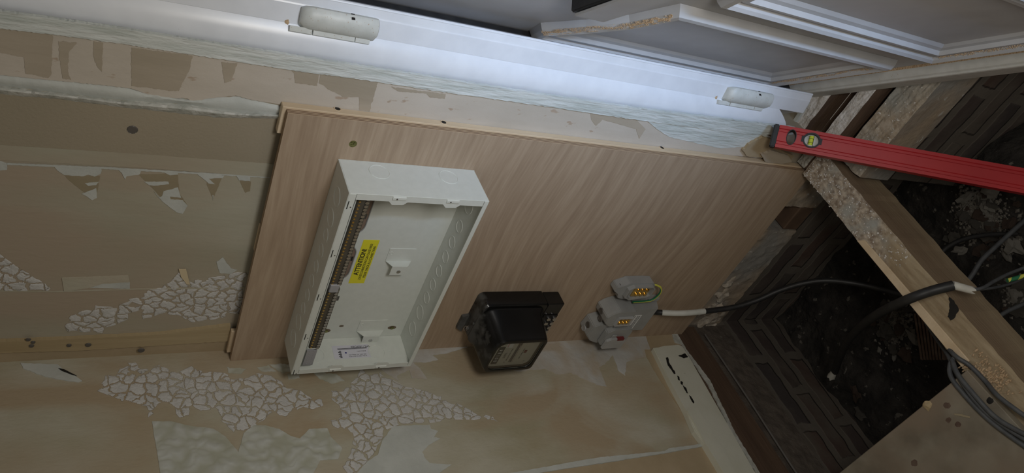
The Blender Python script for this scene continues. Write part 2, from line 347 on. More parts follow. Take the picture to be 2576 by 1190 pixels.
def meterblack():
    m = mat('black_bakelite_dusty_top', (.006, .006, .006), None, .2); nt = m.node_tree; N = nt.nodes; L = nt.links; b = N['Principled BSDF']
    tc = N.new('ShaderNodeTexCoord'); sp = N.new('ShaderNodeSeparateXYZ'); L.new(tc.outputs['Object'], sp.inputs[0])
    n = N.new('ShaderNodeTexNoise'); n.inputs['Scale'].default_value = 45; n.inputs['Detail'].default_value = 5; L.new(tc.outputs['Object'], n.inputs['Vector'])
    a = N.new('ShaderNodeMath'); a.operation = 'MULTIPLY_ADD'; L.new(n.outputs[0], a.inputs[0]); a.inputs[1].default_value = .045; L.new(sp.outputs[2], a.inputs[2])
    f = N.new('ShaderNodeMapRange'); f.inputs[1].default_value = .176; f.inputs[2].default_value = .186; L.new(a.outputs[0], f.inputs[0])
    x = N.new('ShaderNodeMix'); x.data_type = 'RGBA'; L.new(f.outputs[0], x.inputs[0]); x.inputs[6].default_value = (.006, .006, .006, 1); x.inputs[7].default_value = (.075, .075, .072, 1); L.new(x.outputs[2], b.inputs['Base Color'])
    g = N.new('ShaderNodeMapRange'); g.inputs[3].default_value = .2; g.inputs[4].default_value = .65; L.new(f.outputs[0], g.inputs[0]); L.new(g.outputs[0], b.inputs['Roughness']); return m
M['meter'] = meterblack()
M['steel'] = mat('zinc_screw', (.50, .50, .50), (.62, .62, .62), .35, 200, metal=1)
M['gold'] = mat('yellow_zinc_screw', (.16, .16, .06), (.30, .29, .12), .4, 200, metal=1)
M['greypl'] = mat('grey_plastic', (.30, .305, .30), (.34, .345, .34), .42, 30, .0003, 200)
M['clear'] = mat('clear_grey_cover', (.36, .365, .36), (.42, .42, .42), .2, 20)
M['greycomb'] = mat('grey_perforated_plastic', (.34, .34, .36), (.37, .37, .39), .5, 30)
M['barbl'] = mat('dark_terminal_carrier', (.07, .06, .045), (.09, .08, .06), .5, 60)
M['green'] = mat('green_insulation', (.02, .16, .07), None, .4)
M['yel2'] = mat('yellow_insulation', (.62, .60, .10), None, .4)
M['vial'] = mat('vial_liquid', (.55, .62, .05), None, .12)
M['acry'] = mat('acrylic', (.42, .43, .40), None, .08)
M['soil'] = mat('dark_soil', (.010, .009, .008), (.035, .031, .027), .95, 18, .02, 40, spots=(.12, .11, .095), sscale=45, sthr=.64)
M['stone'] = mat('mortar_rubble', (.13, .118, .10), (.21, .195, .17), .9, 40, .004, 90)
M['pale'] = mat('pale_plaster_chip', (.34, .32, .28), (.42, .40, .36), .9, 50, .002, 120)
M['terra'] = mat('dusty_brick_shard', (.09, .055, .04), (.14, .10, .075), .9, 40, .003, 90)
def brick(name, ax):
    m = mat(name, (.1, .1, .1)); nt = m.node_tree; N = nt.nodes; L = nt.links; b = N['Principled BSDF']
    tc = N.new('ShaderNodeTexCoord'); sp = N.new('ShaderNodeSeparateXYZ'); L.new(tc.outputs['Object'], sp.inputs[0]); cb = N.new('ShaderNodeCombineXYZ')
    L.new(sp.outputs[ax], cb.inputs[0]); L.new(sp.outputs[2], cb.inputs[1])
    nz = N.new('ShaderNodeTexNoise'); nz.inputs['Scale'].default_value = 16; nz.inputs['Detail'].default_value = 4; L.new(tc.outputs['Object'], nz.inputs['Vector'])
    vm = N.new('ShaderNodeVectorMath'); vm.operation = 'MULTIPLY_ADD'; L.new(nz.outputs['Color'], vm.inputs[0]); vm.inputs[1].default_value = (.024, .024, 0); L.new(cb.outputs[0], vm.inputs[2])
    br = N.new('ShaderNodeTexBrick'); L.new(vm.outputs[0], br.inputs['Vector']); br.inputs['Scale'].default_value = 1; br.inputs['Brick Width'].default_value = .225; br.inputs['Row Height'].default_value = .075; br.inputs['Mortar Size'].default_value = .016; br.inputs['Mortar Smooth'].default_value = .35
    br.inputs['Color1'].default_value = (.095, .060, .046, 1); br.inputs['Color2'].default_value = (.055, .046, .044, 1); br.inputs['Mortar'].default_value = (.125, .110, .092, 1)
    n2 = N.new('ShaderNodeTexNoise'); n2.inputs['Scale'].default_value = 9; n2.inputs['Detail'].default_value = 6; L.new(tc.outputs['Object'], n2.inputs['Vector'])
    r = N.new('ShaderNodeValToRGB'); r.color_ramp.elements[0].position = .44; r.color_ramp.elements[1].position = .66; L.new(n2.outputs[0], r.inputs[0])
    mx = N.new('ShaderNodeMix'); mx.data_type = 'RGBA'; L.new(r.outputs[0], mx.inputs[0]); L.new(br.outputs[0], mx.inputs[6]); mx.inputs[7].default_value = (.115, .098, .08, 1); L.new(mx.outputs[2], b.inputs['Base Color'])
    bp = N.new('ShaderNodeBump'); bp.inputs['Distance'].default_value = .005; bp.invert = True; L.new(br.outputs['Fac'], bp.inputs['Height'])
    b2 = N.new('ShaderNodeBump'); b2.inputs['Distance'].default_value = .006; L.new(nz.outputs[0], b2.inputs['Height']); L.new(bp.outputs[0], b2.inputs['Normal']); L.new(b2.outputs[0], b.inputs['Normal'])
    b.inputs['Roughness'].default_value = .9; return m
M['brickL'] = brick('sooty_brick_side', 1); M['brickB'] = brick('sooty_brick_back', 0)

# ------------------------------------------------------------------ setting: walls, footings, ground
TB = .027                                  # plywood face stands this far off the back wall
wb = link('wall_back', BX(0, .652, 0, .10, -.035, 2.3), M['wallB'], props=ST)
wl = link('wall_left', BX(-.10, 0, -2.2, .10, .004, 2.3), M['wallL'], props=ST)
WB = lambda x, y: PY(x, y, 0); WL = lambda x, y: PX(x, y, 0); nB = (0, -1, 0); nL = (1, 0, 0)

# back wall, bands running up the wall beside the door frame
patch('plaster_band', [(-60, 50), (0, 64), (158, 84), (300, 106), (520, 138), (640, 155), (760, 174), (900, 192), (1060, 216), (1200, 238), (1380, 262), (1560, 290), (1700, 312), (1850, 333), (1900, 345), (1940, 352), (1965, 400), (1300, 345), (1000, 305), (715, 262), (640, 250), (592, 238), (520, 245), (485, 258), (470, 245), (420, 243), (372, 235), (330, 220), (290, 215), (0, 186), (-60, 180)], WB, nB, .0025, M['pink'], wb, 1.6, 6)
patch('greenish_skim', [(-60, 15), (0, 22), (300, 66), (640, 120), (1000, 176), (1300, 224), (1600, 268), (1998, 318), (1990, 335), (1880, 335), (1600, 298), (1380, 265), (1060, 219), (900, 194), (760, 176), (640, 157), (330, 108), (158, 84), (0, 66), (-60, 58)], WB, nB, .0055, M['seal'], wb, 1.8, 6)
tp = [[(0, 165), (130, 180), (330, 205), (320, 460), (300, 480), (160, 450), (150, 350), (0, 320)], [(365, 250), (480, 260), (430, 320), (425, 440), (445, 490), (390, 480), (370, 330)],
      [(585, 250), (645, 260), (635, 440), (600, 400), (580, 330)], [(820, 290), (1200, 340), (1180, 430), (1115, 560), (1060, 560), (930, 540), (820, 530)], [(1380, 380), (1480, 390), (1440, 500), (1400, 510)]]
for i, p in enumerate(tp): patch('bare_plaster_patch', sc(p, 2.48), WB, nB, .0004, M['tan'], wb, 2.2, 3, .0026, seed=i)
tp = [[(215, 420), (400, 460), (390, 530), (250, 510), (245, 450)], [(410, 450), (520, 465), (770, 505), (740, 600), (715, 690), (655, 680), (650, 600), (560, 600), (480, 560), (400, 510)], [(850, 535), (1080, 565), (1190, 580), (1185, 610), (1090, 600), (1070, 575), (900, 565)]]
for i, p in enumerate(tp): patch('bare_plaster_patch', sc(p, 2.48, 640), WB, nB, .0004, M['tan'], wb, 2.2, 3, .0026, seed=i + 8)
patch('grey_skim_patch', sc([(800, 740), (870, 800), (950, 850), (1270, 920), (1350, 915), (1480, 900), (1590, 850), (1480, 810), (1300, 790)], 2.48, 1300), WB, nB, .001, M['seal'], wb, 1.6, 6, .0026)
patch('bare_plaster_patch', sc([(455, 700), (740, 740), (800, 800), (760, 860), (740, 800), (530, 740), (490, 780), (460, 740)], 2.48, 1300), WB, nB, .0004, M['tan'], wb, 1.0, 6, .0026)
patch('broken_plaster_edge', [(1885, 352), (1912, 338), (1942, 345), (1958, 372), (1990, 386), (1984, 402), (1935, 392), (1872, 386), (1862, 372)], WB, nB, .007, M['ochre'], wb, 2.5, 4, .0026)
patch('broken_plaster_lump', [(1905, 378), (1935, 368), (1972, 380), (1982, 396), (1955, 402), (1915, 396)], WB, nB, .006, M['tan'], wb, 2, 4, .0096)
# rough bead between the pink band and the beige strip
def strip_px(top, bot, y0, yh, name, m, parent, rough=.0015, seed=0, rows=4):
    top = [far_up(p) for p in top]; bot = [far_up(p) for p in bot]
    bm = bmesh.new(); n = 130; g = []
    def lerp(tab, t):
        x = tab[0][0] + (tab[-1][0] - tab[0][0]) * t
        for (xa, ya), (xb, yb) in zip(tab, tab[1:]):
            if x <= xb + 1e-6: return x, ya + (yb - ya) * (x - xa) / (xb - xa)
        return tab[-1]
    for i in range(n + 1):
        a = lerp(top, i / n); b = lerp(bot, i / n); row = []
        for j in range(rows + 1):
            t = j / rows; px = a[0] + (b[0] - a[0]) * t; py = a[1] + (b[1] - a[1]) * t
            py += noise.noise(Vector((px * .06, j * 3.1, seed))) * (2.2 if j in (0, rows) else 1)
            h = 0 if j in (0, rows) else yh * math.sin(PI * t) + noise.noise(Vector((px * .12, j, seed + 4))) * rough
            row.append(bm.verts.new(PY(px, py, y0 - h)))
        g.append(row)
    for i in range(n):
        for j in range(rows): bm.faces.new((g[i][j], g[i + 1][j], g[i + 1][j + 1], g[i][j + 1]))
    return link(name, bm, m, parent, smooth=True)
strip_px([(-60, 178), (0, 186), (300, 218), (470, 250), (600, 242), (712, 268)], [(-60, 212), (0, 216), (300, 252), (470, 262), (600, 288), (712, 288)], 0, .004, 'skimmed_bead', M['whitep'], wb, seed=3)
strip_px([(-60, 212), (0, 216), (300, 252), (470, 262), (600, 282), (712, 286)], [(-60, 232), (0, 238), (160, 252), (340, 275), (540, 296), (700, 300)], 0, .008, 'rough_bead', M['ridge'], wb, .004, 6)
patch('beige_plaster_strip', [(-60, 225), (0, 230), (340, 268), (712, 292), (705, 445), (680, 441), (300, 415), (140, 408), (0, 400), (-60, 397)], WB, nB, .0012, M['beige'], wb, .8, 10)
patch('pinkish_paper_edge', [(-60, 360), (0, 363), (340, 385), (700, 412), (698, 446), (350, 420), (0, 401), (-60, 398)], WB, nB, .0004, M['wallB'], wb, .9, 8, .0013)
# white and olive remnants under the strip
C5 = lambda p: sc(p, 2.48, 0, 400)
wh = [[(0, 10), (45, 25), (45, 65), (0, 70)], [(330, 35), (630, 50), (635, 70), (628, 90), (590, 108), (550, 95), (520, 105), (400, 98), (360, 70)], [(735, 60), (880, 65), (870, 95), (790, 105), (780, 125), (760, 85)],
      [(1230, 90), (1400, 100), (1390, 115), (1300, 120), (1340, 155), (1300, 150), (1280, 130)], [(1470, 95), (1560, 105), (1560, 135), (1490, 130)], [(45, 22), (700, 50), (1690, 108), (1690, 116), (700, 62), (45, 34)]]
ol = [[(400, 98), (625, 105), (600, 240), (580, 250), (440, 140)], [(865, 95), (1110, 90), (1120, 215), (1170, 290), (1130, 330), (1050, 290), (960, 190)], [(1290, 120), (1385, 115), (1330, 250), (1290, 160)], [(1495, 135), (1565, 140), (1560, 200), (1530, 210)]]
wo = [[(530, 150), (620, 140), (600, 160), (550, 165)], [(510, 215), (600, 180), (605, 240), (575, 255), (540, 230)], [(900, 140), (1050, 140), (1055, 155), (960, 165), (930, 160)],
      [(960, 200), (990, 240), (1010, 230), (1020, 200), (1110, 175), (1130, 240), (1060, 232), (1065, 250), (1140, 255), (1170, 290), (1140, 340), (1100, 330), (1010, 260)], [(1010, 75), (1110, 85), (1110, 95), (1060, 100)], [(1325, 225), (1332, 225), (1328, 258)], [(1350, 640), (1390, 612), (1440, 680), (1480, 690), (1440, 715), (1370, 710)]]
for i, p in enumerate(wh): patch('white_paper_remnant', C5(p), WB, nB, .0006, M['whitep'], wb, 1.1, 5, .0002 + .0001 * i, seed=i)
for i, p in enumerate(ol): patch('bare_backing_patch', C5(p), WB, nB, .0003, M['olive'], wb, 1.1, 5, .0001, seed=i + 20)
for i, p in enumerate(wo): patch('white_paper_remnant', C5(p), WB, nB, .0005, M['whitep'], wb, 1.1, 5, .0004, seed=i + 40)
patch('torn_paper_strip', C5([(385, 740), (800, 725), (810, 765), (640, 775), (560, 800), (400, 825)]), WB, nB, .0014, M['wallL'], wb, .8, 6)
patch('torn_paper_under_layer', C5([(560, 803), (640, 773), (810, 765), (810, 808)]), WB, nB, .0008, M['whitep'], wb, .8, 6)
patch('yellow_paper_scrap', C5([(1115, 680), (1160, 680), (1185, 775), (1165, 775), (1130, 730)]), WB, nB, .001, M['tape'], wb, .5, 5, .002)
patch('paper_seam', C5([(0, 818), (345, 822), (860, 806), (1540, 798), (1540, 804), (860, 813), (345, 828), (0, 824)]), WB, nB, .0009, M['wallL'], wb, .5, 8, .0002)
flakes_on('blistered_paint_patch', C5([(-60, 560), (0, 590), (140, 690), (230, 740), (345, 815), (330, 820), (-60, 820)]), WB, nB, [M['flake'], M['crack']], wb, 1)
flakes_on('blistered_paint_patch', C5([(1030, 780), (1060, 765), (1100, 720), (1115, 700), (1150, 740), (1190, 770), (1220, 745), (1340, 735), (1450, 710), (1550, 690), (1500, 970), (1440, 960), (1400, 985), (1290, 1010), (1190, 1020), (1120, 970), (1060, 970), (960, 985), (890, 1000), (880, 960), (940, 930), (850, 950), (800, 960), (800, 1000), (700, 1040), (660, 1045), (640, 1090), (590, 1080), (430, 1080), (400, 1040), (410, 990), (500, 940), (590, 910), (660, 930), (740, 905), (830, 925), (850, 900), (790, 875), (900, 850), (875, 815), (1030, 800)]), WB, nB, [M['flake'], M['crack']], wb, 2)
# aged strips in the corner
patch('timber_strip', [(-60, 856), (0, 852), (160, 846), (400, 834), (579, 812), (577, 851), (400, 862), (200, 874), (0, 880), (-60, 882)], WB, nB, .007, M['strip'], wb, 1.2, 7)
patch('corner_plaster_strip', [(-60, 878), (0, 876), (400, 858), (577, 848), (577, 885), (0, 916), (-60, 920)], WB, nB, .002, M['ochre'], wb, .4, 9)
# rusty fixings left in the wall
def blob(bm, c, r, seed=0, sub=2, sq=(1, 1, 1), rough=.35):
    r0 = bmesh.ops.create_icosphere(bm, subdivisions=sub, radius=1)
    for v in r0['verts']:
        d = 1 + rough * noise.noise(v.co * 1.3 + Vector((seed * 7.1, seed * 3.3, seed))) * 1.6
        v.co = Vector(c) + Vector((v.co.x * sq[0], v.co.y * sq[1], v.co.z * sq[2])) * r * d
for (x, y, r) in [(333, 325, .0075), (80, 861, .004), (222, 859, .005), (174, 860, .004), (84, 852, .0035), (72, 845, .004), (355, 873, .006)]:
    bm = bmesh.new(); c = WB(x, y); cyl(bm, c + Vector((0, -.0075 if y > 700 else -.0008, 0)), (0, -1, 0), r, .0015, 12, r * .8)
    o = link('screw_head', bm, M['hole'], wb)
patch('hole_rim', [(322, 320), (336, 316), (345, 322), (342, 333), (328, 334), (320, 328)], WB, nB, .002, M['greyp'], wb, 1, 3)

# left wall layers
C1 = lambda p: sc(p, 2.903, 0, 780); C2 = lambda p: sc(p, 2.903, 640, 780); C3 = lambda p: sc(p, 2.903, 1300, 780)
patch('pale_paint_patch', C1([(1110, 815), (1250, 815), (1400, 850), (1560, 870), (1650, 930), (1740, 1040), (1780, 900), (1850, 845), (1938, 845), (2038, 870), (2118, 920), (2188, 940), (2258, 870), (2388, 865), (2418, 930), (2498, 1010), (2468, 1090), (2338, 1100), (2258, 1250), (1180, 1250), (1140, 1000), (1125, 920)]), WL, nL, .0012, M['greenp'], wl, 1.2, 6)
flakes_on('blistered_paint_patch', C1([(690, 590), (760, 460), (850, 470), (900, 390), (990, 385), (1060, 430), (1160, 405), (1240, 430), (1310, 450), (1400, 405), (1440, 440), (1560, 450), (1640, 460), (1720, 500), (1800, 500), (1880, 460), (1990, 480), (2050, 510), (2078, 560), (2208, 590), (2238, 640), (2348, 650), (2363, 700), (2288, 730), (2198, 700), (2178, 720), (2128, 800), (2038, 770), (2008, 740), (1958, 790), (1898, 830), (1750, 900), (1720, 905), (1660, 850), (1560, 770), (1580, 740), (1460, 740), (1400, 700), (1380, 780), (1310, 790), (1270, 740), (1240, 680), (1160, 680), (1140, 750), (1080, 800), (1085, 700), (940, 690), (870, 660), (780, 620)]), WL, nL, [M['flake'], M['crack']], wl, 3)
flakes_on('blistered_paint_patch', C2([(780, 430), (890, 440), (1060, 540), (1350, 620), (1600, 740), (1740, 780), (1785, 820), (1700, 805), (1450, 805), (1250, 830), (1080, 835), (980, 870), (930, 950), (870, 1060), (820, 1110), (760, 1170), (700, 1250), (660, 1190), (640, 1130), (700, 1060), (720, 960), (730, 900), (640, 880), (570, 850), (560, 810), (640, 770), (620, 700), (560, 650), (550, 580), (640, 600), (680, 550), (730, 510)]), WL, nL, [M['flake'], M['crack']], wl, 4)
patch('grey_paint_patch', C2([(1010, 850), (1280, 840), (1290, 870), (1340, 885), (1310, 930), (1355, 940), (1270, 990), (1225, 1040), (1250, 1090), (1280, 1120), (1440, 1130), (1380, 1170), (1280, 1250), (700, 1250), (820, 1110), (900, 1060), (930, 960)]), WL, nL, .0012, M['whitep'], wl, 1.4, 5)
patch('grey_paint_patch', C2([(930, 440), (1050, 520), (1040, 480), (1130, 440), (1150, 500), (1260, 505), (1210, 430), (1150, 380), (1250, 385), (1340, 365), (1300, 330), (1400, 320), (1560, 270), (1560, 200), (900, 300)]), WL, nL, .0011, M['greyp'], wl, 1.5, 5)
patch('grey_paint_patch', C3([(100, 190), (230, 205), (940, 180), (975, 290), (930, 350), (800, 380), (790, 480), (740, 440), (700, 330), (640, 400), (600, 420), (655, 560), (600, 550), (520, 520), (400, 460), (300, 470), (200, 430), (0, 450), (-100, 420)]), WL, nL, .0011, M['greyp'], wl, 2, 5)
patch('loose_white_flake', C1([(150, 390), (420, 400), (470, 440), (560, 490), (600, 520), (570, 530), (430, 510), (330, 490), (170, 430)]), WL, nL, .0015, M['whitep'], wl, 1.5, 5)
patch('dark_split', C1([(425, 430), (470, 438), (520, 465), (560, 485), (520, 476), (450, 448)]), WL, nL, .002, M['dk'], wl, .5, 4, .0004)
for i, p in enumerate([[(100, 400), (300, 395), (340, 440), (200, 460)], [(420, 450), (600, 470), (660, 520), (560, 540), (470, 500)], [(240, 470), (330, 440), (330, 500), (250, 510)], [(20, 420), (100, 405), (160, 450), (60, 450)], [(-200, 420), (-60, 430), (-100, 470), (-190, 460)]]):
    patch('chalky_paint_remnant', C2(p), WL, nL, .0009, M['greenp'], wl, 2.5, 4, seed=i)
patch('plaster_ridge', C3([(-1500, 1480), (-560, 1290), (0, 1192), (400, 1120), (600, 1085), (1070, 1040), (1100, 1020), (1360, 985), (1375, 1000), (1100, 1050), (700, 1115), (300, 1175), (-500, 1320), (-1500, 1520)]), WL, nL, .006, M['whitep'], wl, 1.0, 6)
patch('lower_ochre_plaster', C3([(-1500, 1530), (-500, 1310), (300, 1170), (700, 1110), (1100, 1045), (1375, 995), (1500, 1190), (2150, 2440), (-900, 2900)]), WL, nL, .003, M['ochre'], wl, .5, 10)
patch('ochre_gap', C3([(940, 190), (1130, 178), (1200, 260), (1000, 275), (975, 290)]), WL, nL, .0014, M['ochre'], wl, .6, 6)
patch('ochre_gap', C3([(930, 290), (1000, 290), (1090, 480), (1240, 740), (1360, 960), (1330, 960), (1210, 750), (1030, 490), (940, 330)]), WL, nL, .0013, M['ochre'], wl, 1.2, 6)

# skirting board
bm = bmesh.new()
sk = C3([(1000, 275), (1080, 262), (1180, 250), (1210, 262), (1260, 345), (1500, 765), (1790, 1275), (2450, 2450), (2160, 2450), (1500, 1190), (1370, 975), (1300, 880), (1240, 740), (1120, 520)])
prism(bm, [PX(x, y, .016) for x, y in sk], (-.0155, 0, 0)); bmesh.ops.bevel(bm, geom=[e for e in bm.edges if all(v.co.x > .01 for v in e.verts)], offset=.002, segments=2, affect='EDGES')
bl = link('baseboard_left', bm, mat('cream_gloss', (.60, .60, .50), (.66, .66, .57), .45, 10, .0004, 60, spots=(.3, .28, .24), sscale=70, sthr=.72), props=ST)
for i, p in enumerate([[(1088, 350), (1102, 346), (1118, 400), (1145, 440), (1158, 466), (1148, 468), (1125, 432), (1102, 405)], [(1170, 480), (1185, 490), (1190, 515), (1178, 512)], [(1196, 520), (1212, 530), (1210, 548), (1198, 540)], [(1212, 552), (1235, 570), (1250, 610), (1238, 605)], [(1258, 624), (1272, 634), (1296, 676), (1290, 684), (1268, 650)], [(1180, 335), (1225, 318), (1250, 345), (1215, 352)]]):
    patch('black_mark', C3(p), lambda x, y: PX(x, y, .0161), nL, .0012, M['dk'], bl, 1.6, 3, seed=i)
bm = bmesh.new(); prism(bm, [PX(x, y, .0162) for x, y in C3([(1240, 740), (1310, 720), (1480, 990), (2320, 2450), (2175, 2450), (1500, 1190), (1370, 975)])], (.004, 0, 0))
link('upper_moulding', bm, bl.data.materials[0], bl)

# timber plate and brick footing below the left wall, corner plaster lumps
link('wall_footing_left', BX(-.14, -.006, -2.2, .14, -.62, -.235), M['brickL'], props=ST)
tl = link('trim_1', BX(-.10, 0, -2.2, -.0005, -.105, -.002, bev=.002), M['darkwood'], props=ST)
link('trim_2', BX(-.10, -.004, -2.2, -.0005, -.233, -.107), mat('dark_mortar', (.08, .065, .054), (.13, .108, .088), .9, 30, .006, 50, spots=(.16, .145, .125), sscale=60, sthr=.68), props=ST)
bm = bmesh.new(); tube(bm, [(.004, -.035, -.121), (.005, -.25, -.122), (.004, -.45, -.120), (.005, -.52, -.124)], .0028, 8)
link('old_wire', bm, mat('grey_wire', (.13, .12, .11)), None, True, props=TAG('thin grey wire running along the dark timber plate under the skirting', 'wire'))
patch('mortar_edge', C3([(1130, 180), (1170, 178), (1240, 300), (1410, 520), (1590, 900), (1900, 1400), (1870, 1400), (1570, 905), (1400, 560), (1290, 395), (1200, 255), (1150, 240)]), lambda x, y: PX(x, y, .0005), nL, .003, M['ridge'], tl, 1.6, 5)
# back footing: sole strip with a pocket, bricks below
sole_m = mat('crumbly_sole_plaster', (.30, .235, .17), (.40, .32, .235), .9, 18, .003, 60, spots=(.50, .48, .44), sscale=60, sthr=.66, big=(.27, .26, .24), bigs=6)
def rough_block(name, m, x0, x1, y0, y1, z0, z1, nx, nz_, amp, seed, parent=None, props=None):
    bm = bmesh.new(); g = []
    for i in range(nx + 1):
        r = []
        for j in range(nz_ + 1):
            x = x0 + (x1 - x0) * i / nx; z = z0 + (z1 - z0) * j / nz_
            d = noise.noise(Vector((x * 38, z * 38, seed))) * amp + noise.noise(Vector((x * 110, z * 110, seed))) * amp * .5
            zz = z + (noise.noise(Vector((x * 40, 9, seed))) * amp * .9 if j == 0 else 0)
            r.append(bm.verts.new((x, y0 - max(-.3 * amp, d), zz)))
        g.append(r)
    for i in range(nx):
        for j in range(nz_): bm.faces.new((g[i][j], g[i + 1][j], g[i + 1][j + 1], g[i][j + 1]))
    bk = {}
    ring = [g[i][0] for i in range(nx + 1)] + [g[nx][j] for j in range(1, nz_ + 1)] + [g[i][nz_] for i in range(nx - 1, -1, -1)] + [g[0][j] for j in range(nz_ - 1, 0, -1)]
    b = [bm.verts.new((v.co.x, y1, v.co.z)) for v in ring]
    for i in range(len(ring)): bm.faces.new((ring[i], ring[(i + 1) % len(ring)], b[(i + 1) % len(ring)], b[i]))
    bm.faces.new(b)
    return link(name, bm, m, parent, True, props=props)
rough_block('wall_sole_back', sole_m, .0, .372, .003, .09, -.205, -.036, 90, 36, .0035, 1, props=ST)
rough_block('wall_sole_right', sole_m, .452, .655, .003, .09, -.205, -.036, 60, 36, .004, 5, props=ST)
link('wall_pocket', BX(.372, .452, .050, .09, -.205, -.036), M['darkwood'], props=ST)
link('trim_3', BX(.374, .45, .004, .05, -.203, -.150, bev=.003), mat('brown_timber_end', (.09, .055, .035), (.13, .08, .05), .8, 20), props=ST)
link('wall_footing_back', BX(-.006, 1.4, .016, .12, -.62, -.205), M['brickB'], props=ST)
bm = bmesh.new()
for i, (x, y, r, sx) in enumerate([(1778, 800, .026, 1), (1800, 770, .024, 1), (1770, 780, .02, 1), (1815, 740, .022, 1), (1786, 822, .017, 1), (1830, 712, .02, 1), (1806, 795, .018, 1)]):
    blob(bm, PY(x, y, .006), r, i, 3, (1, .45, 1), .6)
link('corner_mortar_lump', bm, mat('pale_mortar', (.40, .34, .27), (.52, .47, .40), .9, 30, .005, 90), None, True, props=TAG('lump of pale mortar in the corner below the plywood board', 'mortar'))
# ground
bm = bmesh.new(); n = 110; g = []
X0, X1, Y0, Y1 = -.02, 1.5, -1.6, .03
def gz(x, y): return -.475 + .035 * noise.noise(Vector((x * 3, y * 3, 2))) + .022 * noise.noise(Vector((x * 11, y * 11, 4))) + .010 * noise.noise(Vector((x * 34, y * 34, 7))) + .05 * math.exp(-((x - .30) ** 2 + (y + .30) ** 2) / .006) + .11 * math.exp(-((x - .74) ** 2 + (y + .17) ** 2) / .02)
for i in range(n + 1):
    g.append([bm.verts.new((X0 + (X1 - X0) * i / n, Y0 + (Y1 - Y0) * j / n, gz(X0 + (X1 - X0) * i / n, Y0 + (Y1 - Y0) * j / n))) for j in range(n + 1)])
for i in range(n):
    for j in range(n): bm.faces.new((g[i][j], g[i + 1][j], g[i + 1][j + 1], g[i][j + 1]))
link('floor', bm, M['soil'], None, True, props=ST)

# ------------------------------------------------------------------ door wall: frame, sill, leaf with mouldings
dr = thing('door_1', '', '', DW(.4, -.12, .03), kind='structure')
def sweep_z(name, prof, z0, z1, m, parent, smooth=False, cut=None):
    bm = bmesh.new()
    r0 = [DW(a, b, (cut(a, b) if cut else z0)) for a, b in prof]; r1 = [DW(a, b, z1) for a, b in prof]; loft(bm, [r0, r1])
    return link(name, bm, m, parent, smooth)
trim = [(-.016, .002), (-.012, -.0030), (-.004, -.0068), (.0025, -.0112), (.0075, -.0165), (.0110, -.0225), (.0133, -.0295), (.0146, -.0375), (.0150, -.0456), (-.03, -.0485), (-.02, .002)]
sweep_z('frame_trim', trim, .09, 2.1, M['upvc'], dr, True, cut=lambda a, b: .085 - b * 1.15)
fr = [(-.004, -.049), (.0151, -.0457), (.0300, -.0685), (.0305, -.0706), (.0312, -.0722), (.0355, -.0806), (.0365, -.0815), (.0368, -.0830), (.0362, -.0848), (.025, -.0885), (-.012, -.0995), (-.05, -.0995), (-.05, -.049)]
sweep_z('frame_jamb', fr, .062, 2.1, M['upvc'], dr)
sweep_z('gasket', [(-.012, -.0996), (-.016, -.1085), (-.05, -.1085), (-.05, -.0996)], .075, 2.1, M['blackrub'], dr)
def sweep_a(name, prof, a0, a1, m, parent):
    bm = bmesh.new(); loft(bm, [[DW(a0, b, z) for b, z in prof], [DW(a1, b, z) for b, z in prof]]); return link(name, bm, m, parent)
sweep_a('sill', [(-.16, .072), (-.114, .070), (-.106, .067), (-.095, .060), (-.0925, .0565), (-.0895, .055), (-.0885, .052), (-.0885, .007), (-.092, .006), (-.16, .006)], -.052, .98, mat('dusty_sill', (.50, .50, .47), (.56, .56, .53), .55, 60, 0, 200, spots=(.42, .33, .24), sscale=240, sthr=.68), dr)
sweep_a('sill_drip', [(-.118, .0725), (-.112, .0705), (-.108, .0685), (-.110, .0665), (-.118, .069)], -.048, .97, M['dustbit'], dr)
bm = bmesh.new(); prism(bm, [DW(-.034, -.110, .082), DW(.86, -.110, .082), DW(.86, -.110, 2.0), DW(-.034, -.110, 2.0)], NV * -.06)
leaf = link('door_leaf', bm, M['door'], dr)
def inset(pts, d):
    """offset a polygon (a, z) inwards"""
    n = len(pts); area2 = sum(pts[i][0] * pts[(i + 1) % n][1] - pts[(i + 1) % n][0] * pts[i][1] for i in range(n)); s = 1 if area2 > 0 else -1; out = []
    for i in range(n):
        p0, p1, p2 = (Vector(pts[(i + k - 1) % n]) for k in range(3)); e1 = (p1 - p0).normalized(); e2 = (p2 - p1).normalized()
        n1 = Vector((-e1.y, e1.x)) * s; n2 = Vector((-e2.y, e2.x)) * s; k = (n1 + n2); k = k / max(.3, k.dot(n1)); out.append(tuple(p1 + k * d))
    return out
def panel(outline, name='moulded_panel'):
    prof = [(0, 0), (.003, .010), (.007, .017), (.013, .019), (.018, .015), (.021, .009), (.027, .009), (.030, .0125), (.036, .0125), (.040, .006), (.048, .004), (.055, .0)]
    bm = bmesh.new(); rings = []
    for d, h in prof: rings.append([DW(a, -.1099 + h, z) for a, z in inset(outline, d)])
    loft(bm, rings, caps=(False, True))
    return link(name, bm, M['dustw'] if False else M['door'], leaf)
def pd2(px, py, b):
    p = PD(px, py, b) - T0; return (p.dot(EV), p.z)
# outlines: low corners square, tops swept like an eyebrow
top = [pd2(1711, 12, -.108), pd2(1582, 40, -.108), pd2(1473, 52, -.108), pd2(1360, 60, -.108)]
P1 = [(-.018, .135), (.235, .150), (.268, .205), top[0], top[1], top[2], (top[3][0] - .02, top[3][1]), (-.018, .735)]
P1 = [(-.018, .138), (.265, .138), (.265, top[0][1]), top[1], top[2], top[3], (-.012, top[3][1] - .012)]
panel(P1)
P2 = [(.322, .142), (.60, .142), (.60, .735), (.47, .70), (.322, .655)]
panel(P2)
